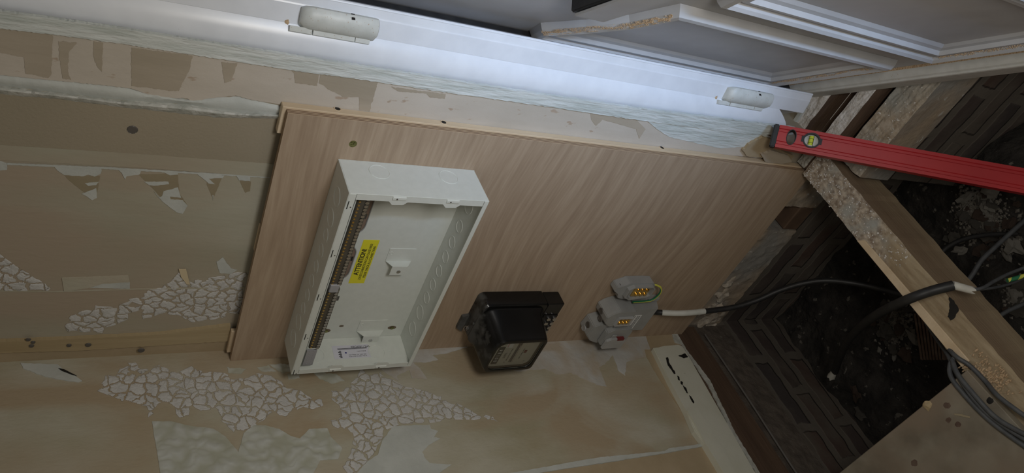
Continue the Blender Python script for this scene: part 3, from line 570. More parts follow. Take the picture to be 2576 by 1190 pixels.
# sawdust lying on the upward slopes of the mouldings
def crumb(bm, c, r):
    c = Vector(c); v = [bm.verts.new(c + Vector(d) * r * random.uniform(.6, 1.3)) for d in ((1, 0, 0), (0, 1, 0), (-1, 0, 0), (0, -1, 0), (0, 0, 1), (0, 0, -1))]
    for a, b in ((0, 1), (1, 2), (2, 3), (3, 0)): bm.faces.new((v[a], v[b], v[4])); bm.faces.new((v[b], v[a], v[5]))
def dust(poly_az, name='sawdust', th=.0012, b0=-.09):
    bm = bmesh.new(); random.seed(len(poly_az) + int(1000 * poly_az[0][0]))
    for k in range(2200):
        t = random.random(); s = random.random(); a = [Vector(q) for q in poly_az]
        p = a[0].lerp(a[1], t).lerp(a[3].lerp(a[2], t), s)
        if noise.noise(Vector((t * 9, s * 3, poly_az[0][0]))) < random.uniform(-.3, .25): continue
        crumb(bm, p, random.uniform(.0003, .0009))
    return link(name, bm, M['dustbit'], leaf, props={'kind': 'stuff', 'label': 'sawdust lying on the moulding'})
in_ = inset(P1, .004)
dust([DW(in_[5][0], -.0975, in_[5][1] + .004), DW(in_[3][0], -.0975, in_[3][1] + .004), DW(inset(P1, .011)[3][0], -.091, inset(P1, .011)[3][1] + .003), DW(inset(P1, .011)[5][0], -.091, inset(P1, .011)[5][1] + .003)])
dust([DW(in_[3][0], -.0975, in_[3][1] + .004), DW(in_[2][0] - .01, -.0975, in_[2][1] + .004), DW(inset(P1, .011)[2][0] - .01, -.091, inset(P1, .011)[2][1] + .003), DW(inset(P1, .011)[3][0], -.091, inset(P1, .011)[3][1] + .003)])
for PP in (P1, P2):
    i1 = inset(PP, .019); i2 = inset(PP, .029)
    dust([DW(i1[0][0] + .012, -.0945, i1[0][1] + .003), DW(i1[1][0] - .01, -.0945, i1[1][1] + .003), DW(i2[1][0] - .01, -.0995, i2[1][1]), DW(i2[0][0], -.0995, i2[0][1])])
# letter plate
lp = thing('letter_plate', '', '', DW(.2, -.09, .7)); del lp['label']; del lp['category']; lp.parent = dr; lp.location = DW(.2, -.09, .7) - dr.location
c0 = PD(1445, 40, -.078) - T0; c1 = PD(1517, 57, -.078) - T0; la = c0.dot(EV); zt_, zb_ = c0.z, c1.z
def lbox(name, a0, a1, b0, b1, z0, z1, m, bev=.002):
    bm = bmesh.new(); prism(bm, [DW(a0, b0, z0), DW(a1, b0, z0), DW(a1, b0, z1), DW(a0, b0, z1)], NV * (b1 - b0)); bmesh.ops.bevel(bm, geom=list(bm.edges), offset=bev, segments=2, affect='EDGES')
    me_parent = lp; o = link(name, bm, m, None); o.parent = lp; o.data.transform(Matrix.Translation(-(DW(.2, -.09, .7)))); return o
lbox('plate_body', la - .004, la + .26, -.109, -.083, zb_ - .002, zt_ + .004, M['blackrub'])
lbox('flap', la, la + .255, -.082, -.078, zb_, zt_, M['door'], .001)
# hinges
def hinge(za, zb):
    """flag hinge between heights za (top) and zb: leaf on the frame, cover standing proud"""
    h = thing('hinge', '', '', DW(.01, -.055, (za + zb) / 2)); del h['label']; del h['category']; org = h.location.copy(); h.parent = dr; h.location = org - dr.location
    def put(name, bm, m, smooth=False):
        o = link(name, bm, m, None, smooth); o.parent = h; o.data.transform(Matrix.Translation(-org)); return o
    L = za - zb
    bm = bmesh.new()   # cover: rounded bar
    prof = []
    for (a, b) in ((.020, -.066), (.038, -.0685), (.0425, -.0655), (.0435, -.0590), (.0405, -.0500), (.033, -.0420), (.018, -.0395), (.004, -.047)): prof.append((a, b))
    zs = [(zb, .80), (zb + .003, .96), (zb + .010, 1), (za - .014, 1), (za - .005, .93), (za, .75)]
    loft(bm, [[DW(.004 + (a - .004) * s, -.0625 + (b + .0625) * s, z) for a, b in prof] for z, s in zs]); put('hinge_cover', bm, M['hinge'], True)
    bm = bmesh.new()   # knuckle plate nearer the wall
    for (u0, u1) in ((-.012, .018), (.020, L * .72), (L * .73, L * .92)):
        prism(bm, [DW(.000, -.046, za - u0), DW(.022, -.0415, za - u0), DW(.019, -.0345, za - u0), (DW(.004, -.034, za - u0))], (0, 0, -(u1 - u0)))
    put('knuckle', bm, M['hinge'])
    bm = bmesh.new(); prism(bm, [DW(.0400, -.068, za - L * .60), DW(.0440, -.0585, za - L * .60), DW(.0440, -.0585, za - L * .645), DW(.0400, -.068, za - L * .645)], EV * .0006)
    put('slot', bm, M['dk'])
    bm = bmesh.new(); blob(bm, DW(.010, -.050, za + .014), .0085, 3, 2, (1, 1, .6)); put('sawdust', bm, M['dustbit'])
    return h
hinge(1.130, 1.020); hinge(.308, .185)

# ------------------------------------------------------------------ mounting board
BW, ZB, ZT = .580, -.040, 1.129
mb = thing('mounting_board', 'large sheet of plywood on pine battens fixed to the stripped wall', 'board', (BW / 2, 0, ZB))
bm = BX(.0005, BW, -TB, -TB + .0105, ZB, ZT)
for f in bm.faces:
    f.normal_update(); f.material_index = 0 if abs(f.normal.y) > .9 else 1
link('plywood_sheet', bm, [M['ply'], M['plyedge']], mb)
BY = -TB + .0106
link('batten', BX(BW - .045, BW + .003, BY, -.0004 - .0026, ZB + .012, ZT + .006, bev=.0008), M['pine'], mb)
link('batten', BX(.012, .075, BY, -.0078, ZB + .02, ZT + .007, bev=.0008), M['pine'], mb)
link('batten', BX(.28, .34, BY, -.0008, ZB + .02, ZT - .002, bev=.0008), M['pine'], mb)
bm = bmesh.new(); c = PY(888, 362, -TB); cyl(bm, c + Vector((0, .0004, 0)), (0, -1, 0), .0062, .0008, 20)
for a in (PI / 4, -PI / 4):
    d = Vector((math.cos(a), 0, math.sin(a))) * .004; q = Vector((math.sin(a), 0, -math.cos(a))) * .0008
    prism(bm, [c + Vector((0, -.0004, 0)) + s * d + t * q for s, t in ((1, 1), (1, -1), (-1, -1), (-1, 1))], (0, -.0006, 0))
sw = link('screw', bm, M['gold'], mb)
for (x, y) in [(849, 274), (1116, 308), (1665, 372)]:
    c = PX(x, y, BW + .003); bm = bmesh.new(); cyl(bm, c, (1, 0, 0), .004, .0006, 16); o = link('screw_hole', bm, M['dk'], mb)
    bm = bmesh.new(); torus(bm, c, (1, 0, 0), .0052, .0011, 16, 6); link('splintered_rim', bm, M['pine'], mb)

# ------------------------------------------------------------------ consumer unit enclosure
X0c, X1c, Z0c, Z1c, D = .0553, .5054, .7984, 1.0378, .0808
YB = -TB - .0003; YF = -TB - D; T = .0014
cu = thing('consumer_unit', 'open white steel consumer unit enclosure mounted at the top of the plywood board', 'electrical enclosure', ((X0c + X1c) / 2, -TB, Z0c))
bm = bmesh.new()
box(bm, X0c, X1c, YB - T, YB, Z0c, Z1c)
link('back_plate', bm, M['white'], cu)
link('top_side', BX(X0c, X1c, YF, YB - T, Z1c - T, Z1c, bev=.0005), M['white'], cu)
link('bottom_side', BX(X0c, X1c, YF, YB - T, Z0c, Z0c + T, bev=.0005), M['white'], cu)
link('right_side', BX(X1c - T, X1c, YF, YB - T, Z0c + T, Z1c - T, bev=.0005), M['white'], cu)
link('left_side', BX(X0c, X0c + T, YF, YB - T, Z0c + T, Z1c - T, bev=.0005), M['white'], cu)
# front flanges
bm = bmesh.new(); box(bm, X0c + T, X1c - T, YF, YF + T, Z1c - .0125, Z1c - T, bev=.0004); tf = link('top_flange', bm, M['white'], cu)
bm = bmesh.new(); box(bm, X0c + T, X1c - T, YF, YF + T, Z0c + T, Z0c + .008, bev=.0004); link('bottom_flange', bm, M['white'], cu)
for nm, xa, s in (('right_flange', X1c - T, -1), ('left_flange', X0c + T, 1)):
    w_ = .011; z0 = Z0c + .009; z1 = Z1c - .013; tabs = [Z0c + .066, Z0c + .158]
    pr = [(0, z0), (w_, z0)]
    for tz in tabs: pr += [(w_, tz - .016), (w_ + .006, tz - .010), (w_ + .007, tz + .008), (w_, tz + .015)]
    pr += [(w_, z1), (0, z1)]
    bm = bmesh.new(); prism(bm, [(xa + s * u, YF + .0002, z) for u, z in pr], (0, T, 0)); fl = link(nm, bm, M['white'], cu)
    for tz in tabs:
        bm = bmesh.new()
        loft(bm, [[(xa + s * (.004 + .004 * math.cos(k * PI / 4)), YF + .0002 - .0022 * math.sin(k * PI / 4), tz - .011 + q * .022) for k in range(5)] for q in (0, 1)]); link('screw_boss', bm, M['white'], fl, True)
        bm = bmesh.new(); cyl(bm, (xa + s * .004, YF - .0018, tz + .004), (0, -1, 0), .0014, .0006, 10); link('boss_hole', bm, M['hole'], fl)
# slots in the top flange
for k in range(5):
    x = X1c - .018 - k * (X1c - X0c - .030) / 4
    link('slot', BX(x - .014, x + .002, YF - .0002, YF + .0003, Z1c - .0045, Z1c - .0030), M['dk'], tf)
    bm = bmesh.new(); cyl(bm, (x - .010, YF + .0003, Z1c - .009), (0, -1, 0), .0012, .0006, 10); link('pin_hole', bm, M['hole'], tf)
def knock(c, ax, R, part='knockout'):
    bm = bmesh.new(); torus(bm, c, ax, R, .0010, 36, 6)
    cyl(bm, Vector(c) - Vector(ax) * .0001, ax, R - .0004, .00025, 36)
    return link(part, bm, M['white'], cu, True)
for z in (.9765, .8555): knock((X1c, -.0515, z), (1, 0, 0), .0165)
for i, x in enumerate([.462, .418, .382, .346, .308, .272, .236, .200, .160, .112]):
    R = .0155 if i in (0, 1, 8, 9) else .0115
    if i == 9: R = .017
    knock((x, -.070 + (R - .0115) * .6, Z1c), (0, 0, 1), R)
for x in [.452, .402, .362, .324, .286, .248, .210, .166, .116]: knock((x, -.060, Z0c + T), (0, 0, 1), .0150 if x in (.452, .166, .116) else .0115)
for z in (.862, .985): knock((X0c + T, -.068, z), (1, 0, 0), .0165)
# back plate: cable entry holes and slots behind the bars
def bpatch(name, pts, m, th=.0004, y=YB - T):
    bm = bmesh.new(); prism(bm, [PY(a, b, y) for a, b in pts], (0, -th, 0)); return link(name, bm, m, cu)
def obr(x0, x1, z0, z1, r):
    return [(x, YB - T, z) for x, z in rrect((x0 + x1) / 2, (z0 + z1) / 2, (x1 - x0) / 2, (z1 - z0) / 2, r, 6)]
for (xa, xb) in ((.345, .450), (.228, .322)):
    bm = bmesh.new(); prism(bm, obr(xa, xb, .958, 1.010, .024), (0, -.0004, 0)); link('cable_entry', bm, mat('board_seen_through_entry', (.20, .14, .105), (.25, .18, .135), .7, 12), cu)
    bm = bmesh.new(); ps = [Vector((x, YB - T - .0012, z)) for x, _, z in obr(xa, xb, .958, 1.010, .024)]; tube(bm, ps + [ps[0]], .0011, 6, 0); link('entry_edging', bm, M['greypl'], cu, True)
for (a, b) in [((922, 538), (919, 551)), ((887, 645), (884, 656)), ((852, 745), (848, 756))]:
    p = PY(*a, YB - T); q = PY(*b, YB - T); link('slot', BX(min(p.x, q.x) , max(p.x, q.x), YB - T - .0004, YB - T, p.z - .002, p.z + .002), M['hole'], cu)
for (x, y, r) in [(820, 832, .007), (986, 824, .007), (859, 820, .0035)]:
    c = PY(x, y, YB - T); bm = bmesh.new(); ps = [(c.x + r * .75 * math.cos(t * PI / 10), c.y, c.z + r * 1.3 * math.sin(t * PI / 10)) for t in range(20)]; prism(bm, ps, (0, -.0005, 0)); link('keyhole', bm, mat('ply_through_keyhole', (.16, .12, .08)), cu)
    if r > .005: bm = bmesh.new(); cyl(bm, c + Vector((0, -.0005, 0)), (0, -1, 0), .0036, .0018, 16); link('fixing_screw', bm, M['gold'], cu)
# DIN rail brackets
def bracket(px, py, w_, name='rail_bracket'):
    c = PY(px, py, YB - T); br = bmesh.new()
    z0, z1 = c.z - w_ * .6, c.z + w_ * .4
    box(br, c.x - .018, c.x + .016, YB - T - .0012, YB - T, z0, z1, bev=.0004)
    prism(br, [(c.x - .018, YB - T, z0), (c.x - .018, YB - T, z1), (c.x - .018, YB - T - .014, z1 - w_ * .2), (c.x - .018, YB - T - .014, z0 + w_ * .2)], (.0012, 0, 0))
    box(br, c.x - .040, c.x - .017, YB - T - .0152, YB - T - .014, z0 + w_ * .22, z1 - w_ * .2, bev=.0004)
    o = link(name, br, M['white'], cu)
    bm = bmesh.new(); cyl(bm, (c.x - .030, YB - T - .0152, (z0 + z1) / 2), (0, -1, 0), .0038, .0014, 16); link('screw', bm, M['steel'], o)
    for dz in (.006,):
        bm = bmesh.new(); torus(bm, (c.x + .004, YB - T - .0012, z1 - dz), (0, 1, 0), .003, .0007, 16, 5); link('pressed_ring', bm, M['white'], o)
bracket(1002, 640, .052); bracket(930, 818, .058)
# terminal bars
def bar(x0, x1, name, yc, zc):
    tb = bmesh.new(); box(tb, x0, x1, yc - .010, yc + .012, zc - .014, zc + .006, bev=.001); o = link(name, tb, M['barbl'], cu)
    n = int((x1 - x0) / .0072)
    for k in range(n):
        x = x0 + .004 + k * (x1 - x0 - .008) / (n - 1)
        bm = bmesh.new(); cyl(bm, (x, yc - .0100, zc + .0028), (0, -1, 0), .0019, .0012, 8); link('terminal_hole', bm, M['brass'], o)
        bm = bmesh.new(); cyl(bm, (x, yc - .0100, zc - .0085), (0, -1, 0), .0032, .0028, 8); link('terminal_screw', bm, M['steel'], o)
bar(.290, .492, 'terminal_bar', -.088, 1.010)
bar(.118, .282, 'terminal_bar', -.088, 1.010)
bm = bmesh.new(); box(bm, .115, .495, -.094, -.074, 1.0165, 1.0185); box(bm, .115, .495, -.076, -.074, .998, 1.018); link('bar_carrier', bm, M['white'], cu)
bm = bmesh.new(); box(bm, .276, .294, -.102, -.060, 1.000, 1.016, bev=.001); prism(bm, [(.292, -.062, 1.000), (.276, -.062, 1.000), (.270, -.060, .982), (.284, -.058, .990), (.298, -.060, .984)], (0, .002, 0)); link('bar_clip', bm, M['greycomb'], cu)
bm = bmesh.new(); box(bm, X0c + .012, .112, -.098, -.094, .999, 1.018)
for k in range(7):
    for j in range(2): box(bm, X0c + .016 + k * .0062, X0c + .0185 + k * .0062, -.0985, -.098, 1.003 + j * .008, 1.005 + j * .008)
link('perforated_cover', bm, M['greycomb'], cu)
# stickers
def text(body, size, loc, rot, m, parent, name='lettering', align='CENTER', sx=1.0, bold=0):
    c = bpy.data.curves.new('lettering', 'FONT'); c.body = body; c.size = size; c.align_x = align; c.align_y = 'CENTER'; c.extrude = .00006; c.offset = bold
    o = bpy.data.objects.new('tmp_text', c); COL.objects.link(o); bpy.context.view_layer.update()
    me = bpy.data.meshes.new_from_object(o.evaluated_get(bpy.context.evaluated_depsgraph_get())); bpy.data.objects.remove(o)
    me.transform(Matrix.Translation(Vector(loc)) @ rot.to_4x4() @ Matrix.Diagonal((sx, 1, 1, 1)))
    base = Vector((0, 0, 0)); p = parent
    while p is not None: base += p.location; p = p.parent
    me.transform(Matrix.Translation(-base)); me.materials.clear(); me.materials.append(m)
    n = bpy.data.objects.new(name, me); COL.objects.link(n); n.parent = parent; return n
RX = Matrix.Rotation(PI / 2, 3, 'X')      # reads along +x, seen from -y
sy = YB - T
stk = [PY(915, 603, sy), PY(958, 604, sy), PY(913, 712, sy), PY(877, 710, sy)]
sxa = min(p.x for p in stk); sxb = max(p.x for p in stk); sza = (stk[1].z + stk[2].z) / 2; szb = (stk[0].z + stk[3].z) / 2
yst = link('warning_sticker', BX(sxa, sxb, sy - .0004, sy, sza, szb), M['yellow'], cu, props={'label': 'yellow attention sticker with black lettering'})
sw_, sh_ = sxb - sxa, szb - sza; mx_ = (sxa + sxb) / 2
text('ATTENTION!', sh_ * .42, (mx_, sy - .0005, sza + sh_ * .72), RX, M['ink'], yst, sx=sw_ * .62 / (sh_ * .42 * 6.0), bold=.0003)
text('LOOSE CONNECTIONS CAN CAUSE FIRES!', sh_ * .215, (mx_, sy - .0005, sza + sh_ * .40), RX, M['ink'], yst, sx=sw_ * .93 / (sh_ * .215 * 21.2), bold=.0001)
text('PLEASE CHECK ALL CONNECTIONS', sh_ * .215, (mx_, sy - .0005, sza + sh_ * .15), RX, M['ink'], yst, sx=sw_ * .80 / (sh_ * .215 * 17.8), bold=.0001)
xl = X0c + T
lb = link('rating_label', BX(xl, xl + .0003, -.080, -.048, .876, .950), M['lilac'], cu, props={'label': 'pale rating label with small print'})
RL = Matrix(((0, 0, 1), (0, -1, 0), (1, 0, 0))).transposed().transposed()
RL = Matrix(((0, 0, 1), (0, -1, 0), (1, 0, 0)))   # columns: reading dir +z, letter up -y, out +x
text('VML118SPDRK', .0062, (xl + .0004, -.0525, .893), RL, M['ink'], lb)
text('18 Way 100A Dis Board RCD', .0030, (xl + .0004, -.0760, .902), RL, M['ink'], lb)
text('100A 230V  A.C. Rating 100A', .0030, (xl + .0004, -.0720, .902), RL, M['ink'], lb)
text('BS EN 61439-3', .0030, (xl + .0004, -.0640, .893), RL, M['ink'], lb)
for k in range(3): link('print_line', BX(xl + .0003, xl + .0006, -.0580 + k * .0012, -.0575 + k * .0012, .880, .940), M['ink'], lb)
for k in range(7): link('bar_mark', BX(xl + .0003, xl + .0006, -.078 + k * .0026, -.0765 + k * .0026, .934, .934 + (.006 if k % 2 else .004)), M['ink'], lb)
bm = bmesh.new(); cyl(bm, (xl + .0003, -.0665, .925), (1, 0, 0), .0018, .0003, 12); link('blue_dot', bm, mat('blue_ink', (.03, .03, .2)), lb)

# ------------------------------------------------------------------ electricity meter
mt = thing('electricity_meter', 'black bakelite electricity meter with glass window on the plywood board', 'electricity meter', (.125, -TB, .50))
def ring(cx, cz, hx, hz, r, y): return [(x, y, z) for x, z in rrect(cx, cz, hx, hz, r, 6)]
YM = -TB - .0002
bm = bmesh.new()
loft(bm, [ring(.127, .584, .061, .079, (.012, .024, .006, .006), YM), ring(.127, .584, .061, .079, (.012, .024, .006, .006), -.062), ring(.127, .584, .0585, .0765, (.012, .024, .006, .006), -.066)])
link('base', bm, M['meter'], mt, True)
bm = bmesh.new(); rr = (.034, .030, .010, .012)
loft(bm, [ring(.120, .588, .059, .0765, rr, -.064), ring(.120, .588, .0585, .075, rr, -.070), ring(.117, .588, .0545, .070, rr, -.080), ring(.112, .590, .053, .063, (.026, .024, .010, .012), -.136), ring(.112, .590, .0515, .0615, (.026, .024, .010, .012), -.1415), ring(.112, .590, .0475, .0575, (.022, .022, .018, .012), -.1425), ring(.112, .590, .0445, .0545, (.020, .020, .016, .010), -.1420), ring(.112, .590, .0438, .0538, (.020, .020, .016, .010), -.1300)], caps=(True, False))
case = link('case', bm, M['meter'], mt, True)
bm = bmesh.new(); loft(bm, [ring(.112, .590, .0442, .0542, (.020, .020, .016, .010), -.1395), ring(.112, .590, .0442, .0542, (.020, .020, .016, .010), -.1380)])
link('window', bm, M['glass'], mt)
bm = bmesh.new(); loft(bm, [ring(.112, .590, .0446, .0546, (.020, .020, .016, .010), -.1310), ring(.112, .590, .0446, .0546, (.020, .020, .016, .010), -.1295)])
dial = link('dial_plate', bm, M['dial'], mt)
yd = -.1311
link('register', BX(.078, .134, yd - .0015, yd, .618, .632, bev=.0004), M['ink'], dial)
text('0 0 1 8 4', .0115, (.106, yd - .0017, .625), RX, M['paper'], dial)
text('kWh', .009, (.104, yd - .0002, .607), RX, M['ink'], dial)
text('SINGLE PHASE 2 WIRE', .0042, (.106, yd - .0002, .597), RX, M['ink'], dial)
text('230V  20-80A  50Hz', .0042, (.106, yd - .0002, .567), RX, M['ink'], dial)
link('disc_slot', BX(.080, .145, yd - .0008, yd, .580, .589), M['hole'], dial)
link('disc', BX(.084, .140, yd - .0035, yd - .0008, .5835, .5855), M['steel'], dial)
link('disc_mark', BX(.110, .118, yd - .0010, yd, .558, .564), M['maroon'], dial)
st = link('inspection_sticker', BX(.130, .151, yd - .0004, yd, .601, .616), M['paper'], mt)
text('AM2023', .0050, (.1405, yd - .0005, .6125), RX, M['redink'], st)
for (x, z) in ((.080, .550), (.142, .552), (.080, .600), (.142, .575)):
    bm = bmesh.new(); cyl(bm, (x, yd, z), (0, -1, 0), .0018, .0012, 12); link('rivet', bm, M['steel'], dial)
bm = bmesh.new(); box(bm, .085, .186, -.064, YM, .462, .5045, bev=.0015); tbk = link('terminal_block', bm, M['black'], mt)
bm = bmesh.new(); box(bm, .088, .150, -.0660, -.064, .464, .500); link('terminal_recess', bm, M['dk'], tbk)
for x in (.098, .113, .128, .143):
    bm = bmesh.new(); cyl(bm, (x, -.0655, .472), (0, -1, .15), .0046, .007, 12); cyl(bm, (x, -.0655, .487), (0, -1, .15), .0046, .007, 12); link('terminal_screw', bm, M['steel'], tbk, True)
bm = bmesh.new()
loft(bm, [[(.066, YM, .6625), (.120, YM, .6625), (.116, YM, .678), (.078, YM, .678)], [(.066, -.034, .6625), (.120, -.034, .6625), (.116, -.034, .678), (.078, -.034, .678)]])
cyl(bm, (.098, -.050, .6635), (0, 0, 1), .0045, .004, 14); cyl(bm, (.125, -.060, .6635), (0, 0, 1), .003, .003, 12)
link('hanging_lug', bm, M['dustb'], mt, True)
bm = bmesh.new()
tube(bm, [(.105 + .006 * math.cos(t), -.056 + .004 * math.sin(t), .668 + .0009 * t) for t in [k * .6 for k in range(18)]], .0006, 5, 2); link('seal_wire', bm, M['steel'], mt, True)

# ------------------------------------------------------------------ earth block, service cutout and link
def polyprism(name, pts, y0, y1, m, parent, bev=.0012, label=None):
    bm = bmesh.new(); prism(bm, [(x, y0, z) for x, z in pts], (0, y1 - y0, 0))
    if bev: bmesh.ops.bevel(bm, geom=list(bm.edges), offset=bev, segments=2, affect='EDGES', clamp_overlap=True)
    o = link(name, bm, m, parent); return o
eb = thing('earth_terminal_block', 'small grey terminal block with open brass terminals and green yellow wire, above the service cutout', 'terminal block', (.23, -TB, .24))
ep = [(.196, .300), (.204, .247), (.212, .240), (.240, .240), (.250, .250), (.250, .268), (.250, .322), (.240, .335), (.236, .350), (.222, .352), (.216, .338), (.200, .330), (.196, .318)]
ep = [(x - .013, z - .022) for x, z in ep]
polyprism('body', ep, YM, -.052, M['greypl'], eb)
bm = bmesh.new(); rim = [(.190, .282), (.197, .232), (.204, .224), (.228, .224), (.234, .232), (.234, .288), (.224, .302), (.198, .300)]
ri = inset(rim, .0035); loft(bm, [[(x, -.052, z) for x, z in rim], [(x, -.062, z) for x, z in rim], [(x, -.062, z) for x, z in ri], [(x, -.0525, z) for x, z in ri]], caps=(True, True)); link('rim', bm, M['greypl'], eb)
bm = bmesh.new(); box(bm, .197, .228, -.056, -.0526, .232, .278, bev=.0005); bb = link('brass_bar', bm, M['brass'], eb)
for i in range(2):
    for j in range(3):
        bm = bmesh.new(); cyl(bm, (.205 + i * .013, -.0558, .240 + j * .013), (0, -1, 0), .0040, .0038, 12); link('screw', bm, M['brass'], bb, True)
for (x, y, z) in ((.222, -.044, .3285), (.205, -.040, .3295)):
    bm = bmesh.new(); torus(bm, (x - .003, y, z - .013 + .003), (0, .0, 1), .0062, .0012, 20, 6); cyl(bm, (x - .003, y, z - .012), (0, 0, 1), .0058, .0025, 16); link('cable_port', bm, M['hole'], eb)
bm = bmesh.new(); cyl(bm, (.205, -.0526, .290), (0, -1, 0), .004, .004, 12); link('cover_screw', bm, M['steel'], eb)

sv = thing('service_cutout', 'grey service cutout with white text label where the black supply cable enters', 'service cutout', (.11, -TB, .15))
# lower cable box
bm = bmesh.new(); prism(bm, [(.156, YM, .153), (.156, -.0605, .166), (.072, -.0605, .166), (.072, YM, .153)], (0, 0, .088)); bmesh.ops.bevel(bm, geom=list(bm.edges), offset=.0018, segments=2, affect='EDGES')
lower = link('cable_box', bm, M['greypl'], sv)
link('wire_channel', BX(.1575, .170, -.040, YM, .158, .240, bev=.001), M['greypl'], sv)
bm = bmesh.new(); cyl(bm, (.164, -.040, .196), (0, -1, 0), .0036, .004, 14); link('screw', bm, M['steel'], sv)
# neutral block in the middle
nb = polyprism('neutral_block', [(.112, .258), (.118, .248), (.160, .248), (.168, .255), (.168, .300), (.160, .318), (.148, .330), (.128, .326), (.114, .308)], YM, -.078, M['greypl'], sv, .0016)
bm = bmesh.new(); rim = [(.122, .2545), (.150, .2545), (.150, .298), (.122, .298)]; ri = inset(rim, .0025)
loft(bm, [[(x, -.078, z) for x, z in rim], [(x, -.0845, z) for x, z in rim], [(x, -.0845, z) for x, z in ri], [(x, -.0785, z) for x, z in ri]]); link('rim', bm, M['clear'], nb)
bm = bmesh.new(); box(bm, .126, .147, -.081, -.0786, .258, .294, bev=.0004); bb = link('brass_bar', bm, M['brass'], sv)
for i in range(2):
    for j in range(3):
        bm = bmesh.new(); cyl(bm, (.1315 + i * .010, -.0808, .264 + j * .011), (0, -1, 0), .0034, .0026, 12); link('screw', bm, M['brass'], bb, True)
# fuse carrier, stepped
fc = polyprism('fuse_carrier', [(.040, .232), (.112, .232), (.112, .318), (.104, .338), (.070, .342), (.050, .322), (.040, .300)], YM, -.068, M['greypl'], sv, .0018)
polyprism('fuse_carrier_face', [(.046, .226), (.100, .226), (.108, .236), (.108, .286), (.096, .302), (.052, .302), (.046, .290)], -.068, -.083, M['greypl'], sv, .002)
polyprism('clear_cover', [(.044, .236), (.074, .236), (.080, .246), (.080, .284), (.072, .296), (.044, .296)], -.083, -.0905, M['clear'], sv, .0015)
link('fuse_window', BX(.0745, .0815, -.0908, -.083, .246, .266), M['maroon'], sv)
link('fuse_grip', BX(.076, .090, -.086, -.083, .270, .284, bev=.001), M['greypl'], sv)
for (x, z, y) in ((.122, .3250, -.058), (.140, .3290, -.050), (.090, .3400, -.050), (.074, .3420, -.046)):
    bm = bmesh.new(); torus(bm, (x, y, z), (0, 0, 1), .0066, .0016, 20, 6); cyl(bm, (x, y, z - .0005), (0, 0, 1), .006, .0012, 16); link('cable_port', bm, M['hole'] if x > .08 else M['greypl'], sv)
lbm = link('label', BX(.078, .133, -.0612, -.0607, .205, .234), M['paper'], sv, props={'label': 'white paper label with lines of small print'})
for k in range(7):
    if k == 3: continue
    z = .209 + k * .0036; x = .082; random.seed(k)
    while x < .127:
        L_ = random.uniform(.003, .008); link('print_line', BX(x, min(x + L_, .130), -.0614, -.0612, z, z + .0014), M['ink'], lbm); x += L_ + .0012
# earth link wire
def striped_wire(name, pts, r, props, turns=0, split=True):
    ps = smoothpath(pts, 8); bm = bmesh.new(); seg = 12; rings = []
    up = Vector((0, -1, .01))
    tw = 0
    for i, p in enumerate(ps):
        t = (ps[min(i + 1, len(ps) - 1)] - ps[max(i - 1, 0)]).normalized(); s = t.cross(up).normalized(); u = s.cross(t)
        rings.append([p + s * math.cos(2 * PI * k / seg) * r + u * math.sin(2 * PI * k / seg) * r for k in range(seg)])
    loft(bm, rings); bm.faces.ensure_lookup_table()
    for fi, f in enumerate(bm.faces):
        if len(f.verts) > 4: continue
        i, k = divmod(fi, seg); ph = (k - (i * turns)) % seg
        f.material_index = 1 if ph in (2, 3, 4, 5) else 0
    return link(name, bm, [M['green'], M['yel2']], None, True, props=props)
striped_wire('earth_link_wire', [(.226, -.046, .236), (.2255, -.047, .212), (.218, -.050, .194), (.200, -.052, .187), (.178, -.052, .196), (.171, -.050, .215), (.169, -.050, .250)], .0028, TAG('short green and yellow wire looping from terminal block to service cutout', 'wire'))

# ------------------------------------------------------------------ supply cable and other cables
def cable(name, pts, r, m, label, group=None, sub=6, flat=1):
    bm = bmesh.new(); tube(bm, pts, r, 12, sub, flat); return link(name, bm, m, None, True, props=TAG(label, 'cable', group))
s0 = Vector((.122, -.041, .164))
pc = [s0, s0 + Vector((-.004, -.001, -.03)), PS(1715, 788, 1.80), PS(1790, 781, 1.83), PS(1850, 772, 1.84), PS(1905, 755, 1.84), PS(1960, 731, 1.83), PS(2020, 713, 1.81), PS(2080, 706, 1.79), PS(2150, 713, 1.77), PS(2220, 728, 1.74), PS(2290, 750, 1.72), PS(2400, 790, 1.70)]
sup = thing('supply_cable', 'long black supply cable dropping from the service cutout into the floor void', 'cable', (.122, -.041, .0))
bm = bmesh.new(); tube(bm, pc, .0070, 14, 8); link('sheath', bm, M['cable'], sup, True)
bm = bmesh.new(); tube(bm, smoothpath(pc, 8)[10:23], .0075, 14, 0, wob=.03); link('white_paint', bm, mat('white_paint', (.55, .56, .52), (.62, .63, .59), .6, 40), sup, True, props={'label': 'white painted length of the cable'})
tc_ = thing('cut_cable', 'thick black cable lying across the joist, its outer sheath cut back to white sleeve', 'cable', PS(2400, 716, 1.297))
pts = [PS(2100, 935, 1.86), PS(2110, 905, 1.80), PS(2130, 862, 1.70), PS(2165, 822, 1.58), PS(2215, 786, 1.45), PS(2275, 757, 1.345), PS(2340, 733, 1.312), PS(2398, 718, 1.298)]
bm = bmesh.new(); tube(bm, pts, .0092, 16, 8); link('sheath', bm, M['cable'], tc_, True)
def torn(bm, a, b, r0, r1, seg=14):
    a = Vector(a); b = Vector(b); t = (b - a).normalized(); s = t.cross(Vector((.2, .3, .9))).normalized(); u = s.cross(t); rs = []
    for q in range(5):
        f = q / 4; rs.append([a.lerp(b, f + (.14 * math.sin(k * 2.3) if q == 4 else 0)) + (s * math.cos(2 * PI * k / seg) + u * math.sin(2 * PI * k / seg)) * (r0 + (r1 - r0) * f) for k in range(seg)])
    loft(bm, rs, caps=(True, False)); loft(bm, [[p + (a.lerp(b, .9) - p) * .12 for p in rs[4]], [p + (a.lerp(b, .5) - p) * .12 for p in rs[2]]], caps=(False, True))
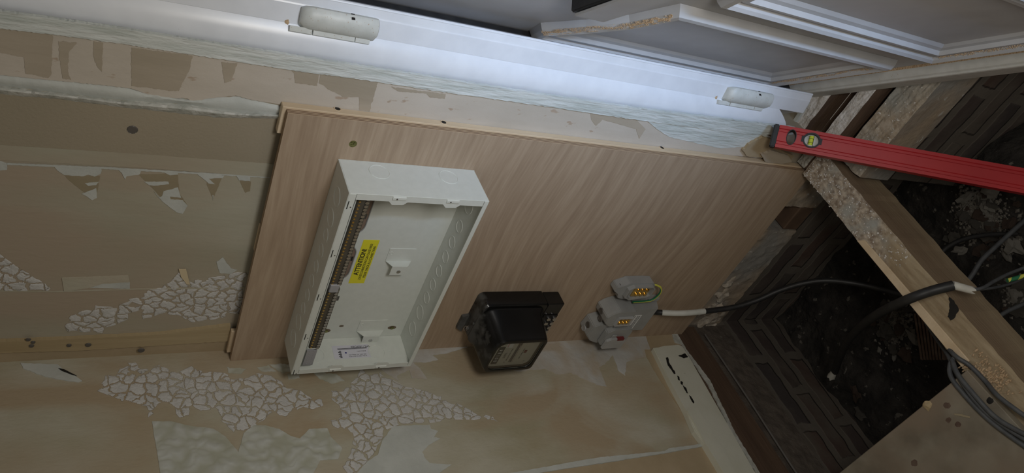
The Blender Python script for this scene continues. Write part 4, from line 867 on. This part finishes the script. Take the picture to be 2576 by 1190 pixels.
M['sleeve'] = mat('white_sleeve', (.50, .49, .44), (.58, .57, .52), .7, 60)
bm = bmesh.new(); torn(bm, PS(2396, 717, 1.298), PS(2448, 731, 1.292), .0076, .0068); link('torn_sleeve', bm, M['sleeve'], tc_, True)
bm = bmesh.new(); torn(bm, PS(2101, 930, 1.85), PS(2091, 948, 1.88), .006, .010); link('torn_sleeve', bm, M['sleeve'], tc_, True)
bm = bmesh.new(); tube(bm, [PS(2436, 729, 1.292), PS(2470, 725, 1.29), PS(2500, 708, 1.31), PS(2540, 688, 1.33), PS(2600, 665, 1.34)], .0032, 10); link('core', bm, M['gcable'], tc_, True)
bm = bmesh.new(); tube(bm, [PS(2436, 730, 1.292), PS(2475, 727, 1.30), PS(2510, 722, 1.33), PS(2545, 712, 1.35), PS(2600, 690, 1.36)], .0026, 10); link('core', bm, M['gcable'], tc_, True)
striped_wire('earth_wire', [PS(2534, 706, 1.32), PS(2552, 701, 1.32), PS(2576, 694, 1.32), PS(2610, 686, 1.32)], .0040, TAG('green and yellow striped wire at the right edge near the stripped cable', 'wire'), turns=1)
gl_ = 'grey cables lying over the floor board'
zf = .024
def fl(pts, dz=0): return [PZ(x, y, zf + dz) if y > 960 or x > 2480 else PZ(x, y, z) for x, y, z in [(p + (zf + dz,))[:3] if len(p) == 2 else p for p in pts]]
cable('grey_cable', fl([(2330, 812, -.10), (2366, 866, -.05), (2385, 893, -.008), (2402, 930, .018), (2436, 985), (2478, 1035), (2530, 1075), (2600, 1118)]), .0042, M['gcable'], 'grey cable in the middle of the bundle on the floor board')
cable('grey_cable', fl([(2402, 898, .006), (2390, 918, .012), (2393, 950, .022), (2425, 992), (2470, 1040), (2520, 1082), (2600, 1138)]), .0042, M['gcable'], 'outermost grey cable of the bundle on the floor board, lowest in the picture')
cable('grey_cable', fl([(2395, 905, .010), (2410, 942, .026), (2450, 992), (2500, 1046), (2550, 1078), (2600, 1102)], .006), .0042, M['gcable'], 'grey cable lying on top of the bundle on the floor board')
cable('grey_cable', fl([(2354, 834, -.066), (2386, 877, -.002), (2408, 899, .013), (2440, 920, .006), (2480, 960, .006), (2515, 1000, .015), (2600, 1062)]), .0040, M['gcable'], 'single grey cable parting from the bundle and crossing the joist top')
cable('black_cable', [PS(2370, 634, 1.62), PS(2384, 621, 1.62), PS(2420, 603, 1.62), PS(2470, 592, 1.62), PS(2530, 588, 1.62), PS(2600, 587, 1.62)], .0052, M['cable'], 'black cable in the void just beyond the joist')
cable('grey_cable', [PS(2436, 705, 1.55), PS(2448, 688, 1.55), PS(2470, 654, 1.55), PS(2505, 620, 1.55), PS(2540, 588, 1.55), PS(2605, 530, 1.55)], .0050, M['gcable'], 'grey cable rising diagonally from behind the joist over the rubble')
cable('grey_cable', [PS(2515, 795, 1.5), PS(2540, 780, 1.5), PS(2605, 752, 1.5)], .0045, M['gcable'], 'short length of grey cable beside the joist at the right edge')

# ------------------------------------------------------------------ joists, plates, floor board
def yjoist(name, pts, z0, z1, mt_, ms, props, rough=.0016, n=90, across=8, seed=0, wear=.003):
    """sawn timber whose top is a displaced surface; pts: far-left, far-right, near-right, near-left in plan"""
    A, B, Cc, Dd = (Vector((*p, 0)) for p in pts); bm = bmesh.new(); g = []
    for i in range(n + 1):
        l = A.lerp(Dd, i / n); r = B.lerp(Cc, i / n); row = []
        for j in range(across + 1):
            p = l.lerp(r, j / across); e_ = j in (0, across); d = noise.noise(p * 60 + Vector((0, 0, seed))) * rough + noise.noise(p * 170) * rough * .6
            if e_: d -= wear * abs(noise.noise(p * 25 + Vector((0, 0, seed + 3)))) ; p = p + Vector((wear * noise.noise(p * 33 + Vector((2, 0, seed))), 0, 0))
            row.append(bm.verts.new((p.x, p.y, z1 + d)))
        g.append(row)
    for i in range(n):
        for j in range(across): bm.faces.new((g[i][j], g[i + 1][j], g[i + 1][j + 1], g[i][j + 1])).material_index = 0
    loop = [g[0][j] for j in range(across + 1)] + [g[i][across] for i in range(1, n + 1)] + [g[n][j] for j in range(across - 1, -1, -1)] + [g[i][0] for i in range(n - 1, 0, -1)]
    low = [bm.verts.new((v.co.x, v.co.y, z0)) for v in loop]
    for i in range(len(loop)): bm.faces.new((loop[i], loop[(i + 1) % len(loop)], low[(i + 1) % len(loop)], low[i])).material_index = 1
    bm.faces.new(low).material_index = 1
    return link(name, bm, [mt_, ms], None, False, props=props)
yjoist('floor_joist', [(.578, -.034), (.645, -.034), (.562, -1.4), (.496, -1.4)], -.125, 0, M['joistlong'], M['joist'], TAG('long sawn floor joist with mortar crumbs on top, running out from the wall', 'joist'))
bm = bmesh.new(); a = Vector((.5660, -.235, .0)); b_ = Vector((.5490, -.545, .0))
prism(bm, [a, a + Vector((.013, -.012, 0)), b_ + Vector((.019, 0, 0)), b_], (0, 0, .0045)); bmesh.ops.bevel(bm, geom=list(bm.edges), offset=.001, segments=1, affect='EDGES')
link('timber_packer', bm, M['pine'], None, props=TAG('thin pale timber strip fixed along the near edge of the floor joist', 'timber'))
bm = bmesh.new(); prism(bm, [PZ(*q, .0015) for q in jag([(2388, 748), (2400, 756), (2408, 768), (2412, 780), (2402, 800), (2392, 806), (2384, 796), (2390, 776)], 2.5, 4, 2)], (0, 0, .0012)); bmesh.ops.triangulate(bm, faces=[f for f in bm.faces if len(f.verts) > 4])
link('tar_mark', bm, M['dk'], None, props=TAG('black tarry mark on the joist top beside the thick cable', 'mark'))
# plates under the door
def xplate(name, x0, x1, y0, y1, z0, z1, props, top=M['dusty'], side=M['darkwood'], seed=0):
    return yjoist(name, [(x0, y1), (x1, y1), (x1, y0), (x0, y0)], z0, z1, top, side, props, .003, 40, 40, seed, .003)
xplate('wall_plate', .60, 1.2, .030, .062, -.05, .004, TAG('dusty timber plate nearest the door frame under the sill', 'timber'), seed=1)
xplate('wall_plate', .655, 1.3, -.046, -.014, -.045, .0, TAG('dusty timber beyond the dark gap under the door sill', 'timber'), seed=2)
xplate('brick_ledge', .648, 1.3, -.128, -.060, -.13, -.030, TAG('crumbly mortar ledge lower than the timbers under the door sill', 'ledge'), M['joisttop'], sole_m, seed=3)
link('dark_gap_fill', BX(.656, 1.3, -.013, .029, -.20, -.050), M['darkwood'], props=ST)  # dark box added between the plates, standing in for the gap's shade
link('wall_footing_right', BX(.6495, 1.4, -.120, .015, -.62, -.131), M['brickB'], props=ST)
bm = bmesh.new(); p0 = [PZ(1994, 304, .012), PZ(2001, 307, .012), PZ(2034, 258, .012), PZ(2026, 256, .012)]; prism(bm, p0, (0, 0, -.012)); link('metal_strip', bm, M['whitep'], None, props=TAG('narrow pale metal strip on the timber at the foot of the door frame', 'strip'))
xplate('timber_block', .590, .650, -.032, -.006, -.034, .004, TAG('short dusty timber between the plywood board and the spirit level', 'timber'), M['joisttop'], seed=9)
# floor board
bm = BX(.004, .560, -1.6, -.558, .0015, .0200, bev=.0012)
fb = link('floor_board', bm, M['board'], None, props=TAG('worn brown floor board covering the void in the bottom corner', 'floor board'))
bm = bmesh.new(); p = PZ(2333, 1020, .02); blob(bm, p, .008, 3, 2, (1, 1, .5)); link('board_splinter', bm, M['strip'], fb)
for i, (x, y, r, m_) in enumerate([(2491, 1008, .0060, 'dk'), (2300, 1165, .0065, 'terra'), (2383, 1020, .0065, 'terra'), (2386, 1057, .005, 'terra'), (2410, 1068, .0055, 'terra')]):
    bm = bmesh.new(); c = PZ(x, y, .0201); blob(bm, c, r, i, 3, (1, .8, .04), .25); link('knot_mark', bm, M[m_], fb, True)
bm = bmesh.new(); prism(bm, [PZ(*q, .0201) for q in ((2400, 1040), (2420, 1042), (2442, 1048), (2440, 1052), (2418, 1047), (2402, 1044))], (0, 0, .001)); link('scrape', bm, M['olive'], fb)

# ------------------------------------------------------------------ loose rubble
random.seed(21)
meshes = []
for k in range(8):
    bm = bmesh.new(); blob(bm, (0, 0, 0), 1, k + 3, 2, (1, random.uniform(.6, 1), random.uniform(.45, .8)), .8)
    me = bpy.data.meshes.new('rubble_stone'); bm.to_mesh(me); bm.free(); me.materials.append(M['stone'] if k < 4 else (M['pale'] if k < 6 else M['terra'])); meshes.append(me)
def stone(x, y, r, k=None, name='rubble_stone', z=None):
    me = meshes[random.randrange(8) if k is None else k]; o = bpy.data.objects.new(name, me); COL.objects.link(o)
    o.location = (x, y, (gz(x, y) if z is None else z) + r * .3); o.scale = (r, r, r); o.rotation_euler = (random.uniform(-.4, .4), random.uniform(-.4, .4), random.uniform(0, 6)); return o
def tagst(o, label, group): o['label'] = label; o['category'] = 'stone'; o['group'] = group
clusters = [((2470, 530), 60, 70, 46, 'rubble in the heap between the level and the joist', 'pale lump of rubble in the heap between the level and the joist'),
            ((2230, 830), 55, 55, 34, 'rubble in the heap on the near side of the joist', 'dim lump of rubble in the heap on the near side of the joist'),
            ((2540, 740), 40, 50, 16, 'rubble beside the joist at the right edge', 'dark lump of rubble beside the joist at the right edge')]
for (c, sx_, sy_, n_, gr, lab) in clusters:
    for k in range(n_):
        p = PZ(random.gauss(c[0], sx_ * .6), random.gauss(c[1], sy_ * .6), -.43)
        if not (.03 < p.x < 1.2 and -1.0 < p.y < -.16) or (p.x > .66 and p.y > -.16): continue
        tagst(stone(p.x, p.y, random.choice((.006, .008, .011, .015, .019))), lab, gr)
bm = bmesh.new()
for (cx_, cy_, sx_, sy_, n_) in ((2470, 540, 62, 60, 1100), (2235, 815, 40, 45, 800), (2548, 740, 30, 40, 300)):
    for k in range(n_):
        p = PZ(cx_ + random.gauss(0, sx_ * .55), cy_ + random.gauss(0, sy_ * .55), -.43)
        if .02 < p.x < 1.2 and -1.2 < p.y < -.02 and not (p.x > .64 and p.y > -.13): crumb(bm, (p.x, p.y, gz(p.x, p.y) + .001), random.uniform(.0015, .006))
link('gravel', bm, M['stone'], None, props=TAG('fine gravel and mortar crumbs over the ground of the void', 'gravel', kind='stuff'))
for (x, y, r, k, lab) in [(2548, 612, .026, 4, 'largest pale broken plaster chip, just under the grey cable'), (2522, 638, .015, 5, 'pale jagged chip below the largest plaster chip'), (2404, 629, .014, 4, 'round pale chip by the end of the black cable'),
                          (2466, 640, .014, 0, 'grey round stone beside the diagonal grey cable'), (2543, 745, .019, 4, 'curved plaster fragment near the stripped cable end'), (2236, 896, .010, 5, 'bright white chip alone on the dark ground'),
                          (2052, 970, .012, 4, 'pale flat chip at the foot of the brick footing'), (2450, 500, .018, 5, 'pale lump topmost in the heap beside the red level'), (2150, 1045, .015, 0, 'grey flat stone on the dark ground near the floor board edge'), (2140, 990, .02, 6, 'brownish broken stone in the middle of the dark ground')]:
    p = PZ(x, y, -.45); o = stone(p.x, p.y, r, k, 'plaster_chip'); o['label'] = lab; o['category'] = 'stone'
# ribbed tile
rt = thing('ribbed_tile', 'ribbed clay tile lying in the void below the joist', 'tile', (.30, -.36, -.44))
bm = bmesh.new(); c = PZ(2335, 850, -.40); o_ = c
ax = (PZ(2372, 905, -.40) - PZ(2360, 850, -.40)).normalized()
q1 = [PZ(2300, 788, -.40), PZ(2372, 800, -.40), PZ(2380, 905, -.40), PZ(2318, 905, -.40)]
prism(bm, q1, (0, 0, -.03)); link('slab', bm, M['terra'], rt)
bm = bmesh.new()
for k in range(8):
    t = (k + .5) / 8; a = q1[0].lerp(q1[1], t); b_ = q1[3].lerp(q1[2], t); d = (q1[1] - q1[0]) / 8 * .3; prism(bm, [a - d, b_ - d, b_ + d, a + d], (0, 0, .006))
link('rib', bm, M['terra'], rt)
# crumbs on the joist and ledges
random.seed(5); bm = bmesh.new()
for k in range(420):
    t = random.random() ** 1.6; y = -.04 - t * .30; x = .578 + (.645 - .578) * random.random() - .061 * (-y - .034); blob(bm, (x, y, .0015), random.uniform(.0006, .0019), k, 1, (1, 1, .7), .8)
for k in range(260):
    x = random.uniform(.66, 1.0)
    y, z = random.choice(((random.uniform(-.046, -.016), .0015), (random.uniform(-.126, -.062), -.029), (random.uniform(.032, .06), .006)))
    blob(bm, (x, y, z), random.uniform(.0005, .0020), k, 1, (1, 1, .7), .8)
link('mortar_crumbs', bm, M['dusty'], None, props=TAG('mortar crumbs and sawdust scattered over the joist and timbers', 'debris', kind='stuff'))
bm = bmesh.new(); random.seed(8)
for k in range(300):
    p = PZ(random.gauss(2490, 34), random.gauss(950, 26), .002)
    if p.x > .50 and p.x < .60 and p.y < -.44: blob(bm, p, random.uniform(.0010, .0028), k, 1, (1.6, .6, .5), .8)
link('wood_shavings', bm, M['dustbit'], None, props=TAG('pile of wood shavings on the joist top beside the floor board', 'debris', kind='stuff'))

# ------------------------------------------------------------------ spirit level
A = PS(1943, 339, 1.462); B = PS(2576, 454.5, 1.335); Ld = (B - A).normalized()
Wd = PS(1936, 367, 1.462) - PS(1951, 312, 1.462); Wd = (Wd - Ld * Wd.dot(Ld)); Ww = Wd.length; Wd.normalize(); Nd = Wd.cross(Ld).normalized()
if Nd.dot(CAM - A) < 0: Nd = -Nd
lvz = -.44; LL = (A.z - lvz) / -Ld.z
def LV(l, w_, n_): return A + Ld * l + Wd * w_ + Nd * n_
lv = thing('spirit_level', 'red aluminium spirit level leaning from the wall into the floor void', 'spirit level', A + Ld * LL)
hw = Ww / 2
def levelbody():
    pr = [(-hw, 0), (-hw, -.020), (hw, -.020), (hw, 0), (hw - .0065, 0), (hw - .008, -.0022), (hw - .0125, -.0022), (hw - .014, -.0004), (-hw + .014, -.0004), (-hw + .0125, -.0022), (-hw + .008, -.0022), (-hw + .0065, 0)]
    bm = bmesh.new(); loft(bm, [[LV(.010, w_, n_) for w_, n_ in pr], [LV(LL - .01, w_, n_) for w_, n_ in pr]]); return bm
body = link('body', levelbody(), M['red'], lv)
def ll(px, py):   # l along the level for a pixel on its face
    p = onp(px, py, Nd, Nd.dot(A)) - A; return p.dot(Ld), p.dot(Wd)
h1 = ll(1991, 345); v1 = ll(2042, 353)
def cutter(fn, depth=.05):
    bm = bmesh.new(); prism(bm, [p + Nd * .02 for p in fn], -Nd * depth); bmesh.ops.recalc_face_normals(bm, faces=bm.faces); me = bpy.data.meshes.new('cut'); bm.to_mesh(me); bm.free(); o = bpy.data.objects.new('cut', me); COL.objects.link(o); return o
oval = [LV(h1[0] + .0095 * math.cos(t * PI / 16), h1[1] + .0160 * math.sin(t * PI / 16), 0) for t in range(32)]
circ = [LV(v1[0] + .0170 * math.cos(t * PI / 16), v1[1] + .0155 * math.sin(t * PI / 16), 0) for t in range(32)]
bpy.context.view_layer.update()
for pts_ in (oval, circ):
    cobj = cutter(pts_); md = body.modifiers.new('cut', 'BOOLEAN'); md.operation = 'DIFFERENCE'; md.solver = 'EXACT'; md.object = cobj
    bpy.context.view_layer.update(); me = bpy.data.meshes.new_from_object(body.evaluated_get(bpy.context.evaluated_depsgraph_get())); body.modifiers.clear(); body.data = me; bpy.data.objects.remove(cobj)
def rimring(name, pts_, wid, m, n0=.0008, n1=-.0204):
    c = sum(pts_, Vector()) / len(pts_); inn = [p + (c - p).normalized() * wid for p in pts_]; bm = bmesh.new()
    loft(bm, [[p + Nd * n1 for p in pts_], [p + Nd * n0 for p in pts_], [p + Nd * n0 for p in inn], [p + Nd * n1 for p in inn], [p + Nd * n1 for p in pts_]], caps=(False, False)); return link(name, bm, m, lv)
rimring('hand_hole_rim', oval, .0016, M['blackrub'])
rimring('vial_housing', circ, .0030, M['blackrub'])
for s in (-1, 1):
    bm = bmesh.new(); prism(bm, [LV(v1[0] + s * .0155, v1[1] - .006, -.001), LV(v1[0] + s * .0195, v1[1] - .006, -.001), LV(v1[0] + s * .0195, v1[1] + .006, -.001), LV(v1[0] + s * .0155, v1[1] + .006, -.001)], Nd * .002); link('housing_lug', bm, M['blackrub'], lv)
inn = [LV(v1[0] + .0140 * math.cos(t * PI / 16), v1[1] + .0125 * math.sin(t * PI / 16), -.012) for t in range(32)]
bm = bmesh.new(); prism(bm, inn, Nd * .004); link('acrylic_block', bm, M['acry'], lv)
bm = bmesh.new(); cyl(bm, LV(v1[0] - .001, v1[1] - .0095, -.006), Wd, .0046, .019, 16); vi = link('vial', bm, M['vial'], lv, True)
for w_ in (-.0035, .0045):
    bm = bmesh.new(); torus(bm, LV(v1[0] - .001, v1[1] + w_, -.006), Wd, .0047, .0004, 20, 5); link('gauge_line', bm, M['ink'], vi)
bm = bmesh.new(); prism(bm, [LV(v1[0] + .004, v1[1] - .010, -.0075), LV(v1[0] + .0055, v1[1] - .010, -.0075), LV(v1[0] + .0055, v1[1] + .010, -.0075), LV(v1[0] + .004, v1[1] + .010, -.0075)], Nd * .005); link('vial_holder', bm, M['acry'], lv)
for (l0, l1) in ((-.001, .0105), (LL - .0105, LL + .001)):
    bm = bmesh.new(); prism(bm, [LV(l0, -hw - .0006, .0006), LV(l1, -hw - .0006, .0006), LV(l1, hw + .0006, .0006), LV(l0, hw + .0006, .0006)], -Nd * .0212); bmesh.ops.bevel(bm, geom=list(bm.edges), offset=.002, segments=2, affect='EDGES'); link('end_cap', bm, M['blackrub'], lv)
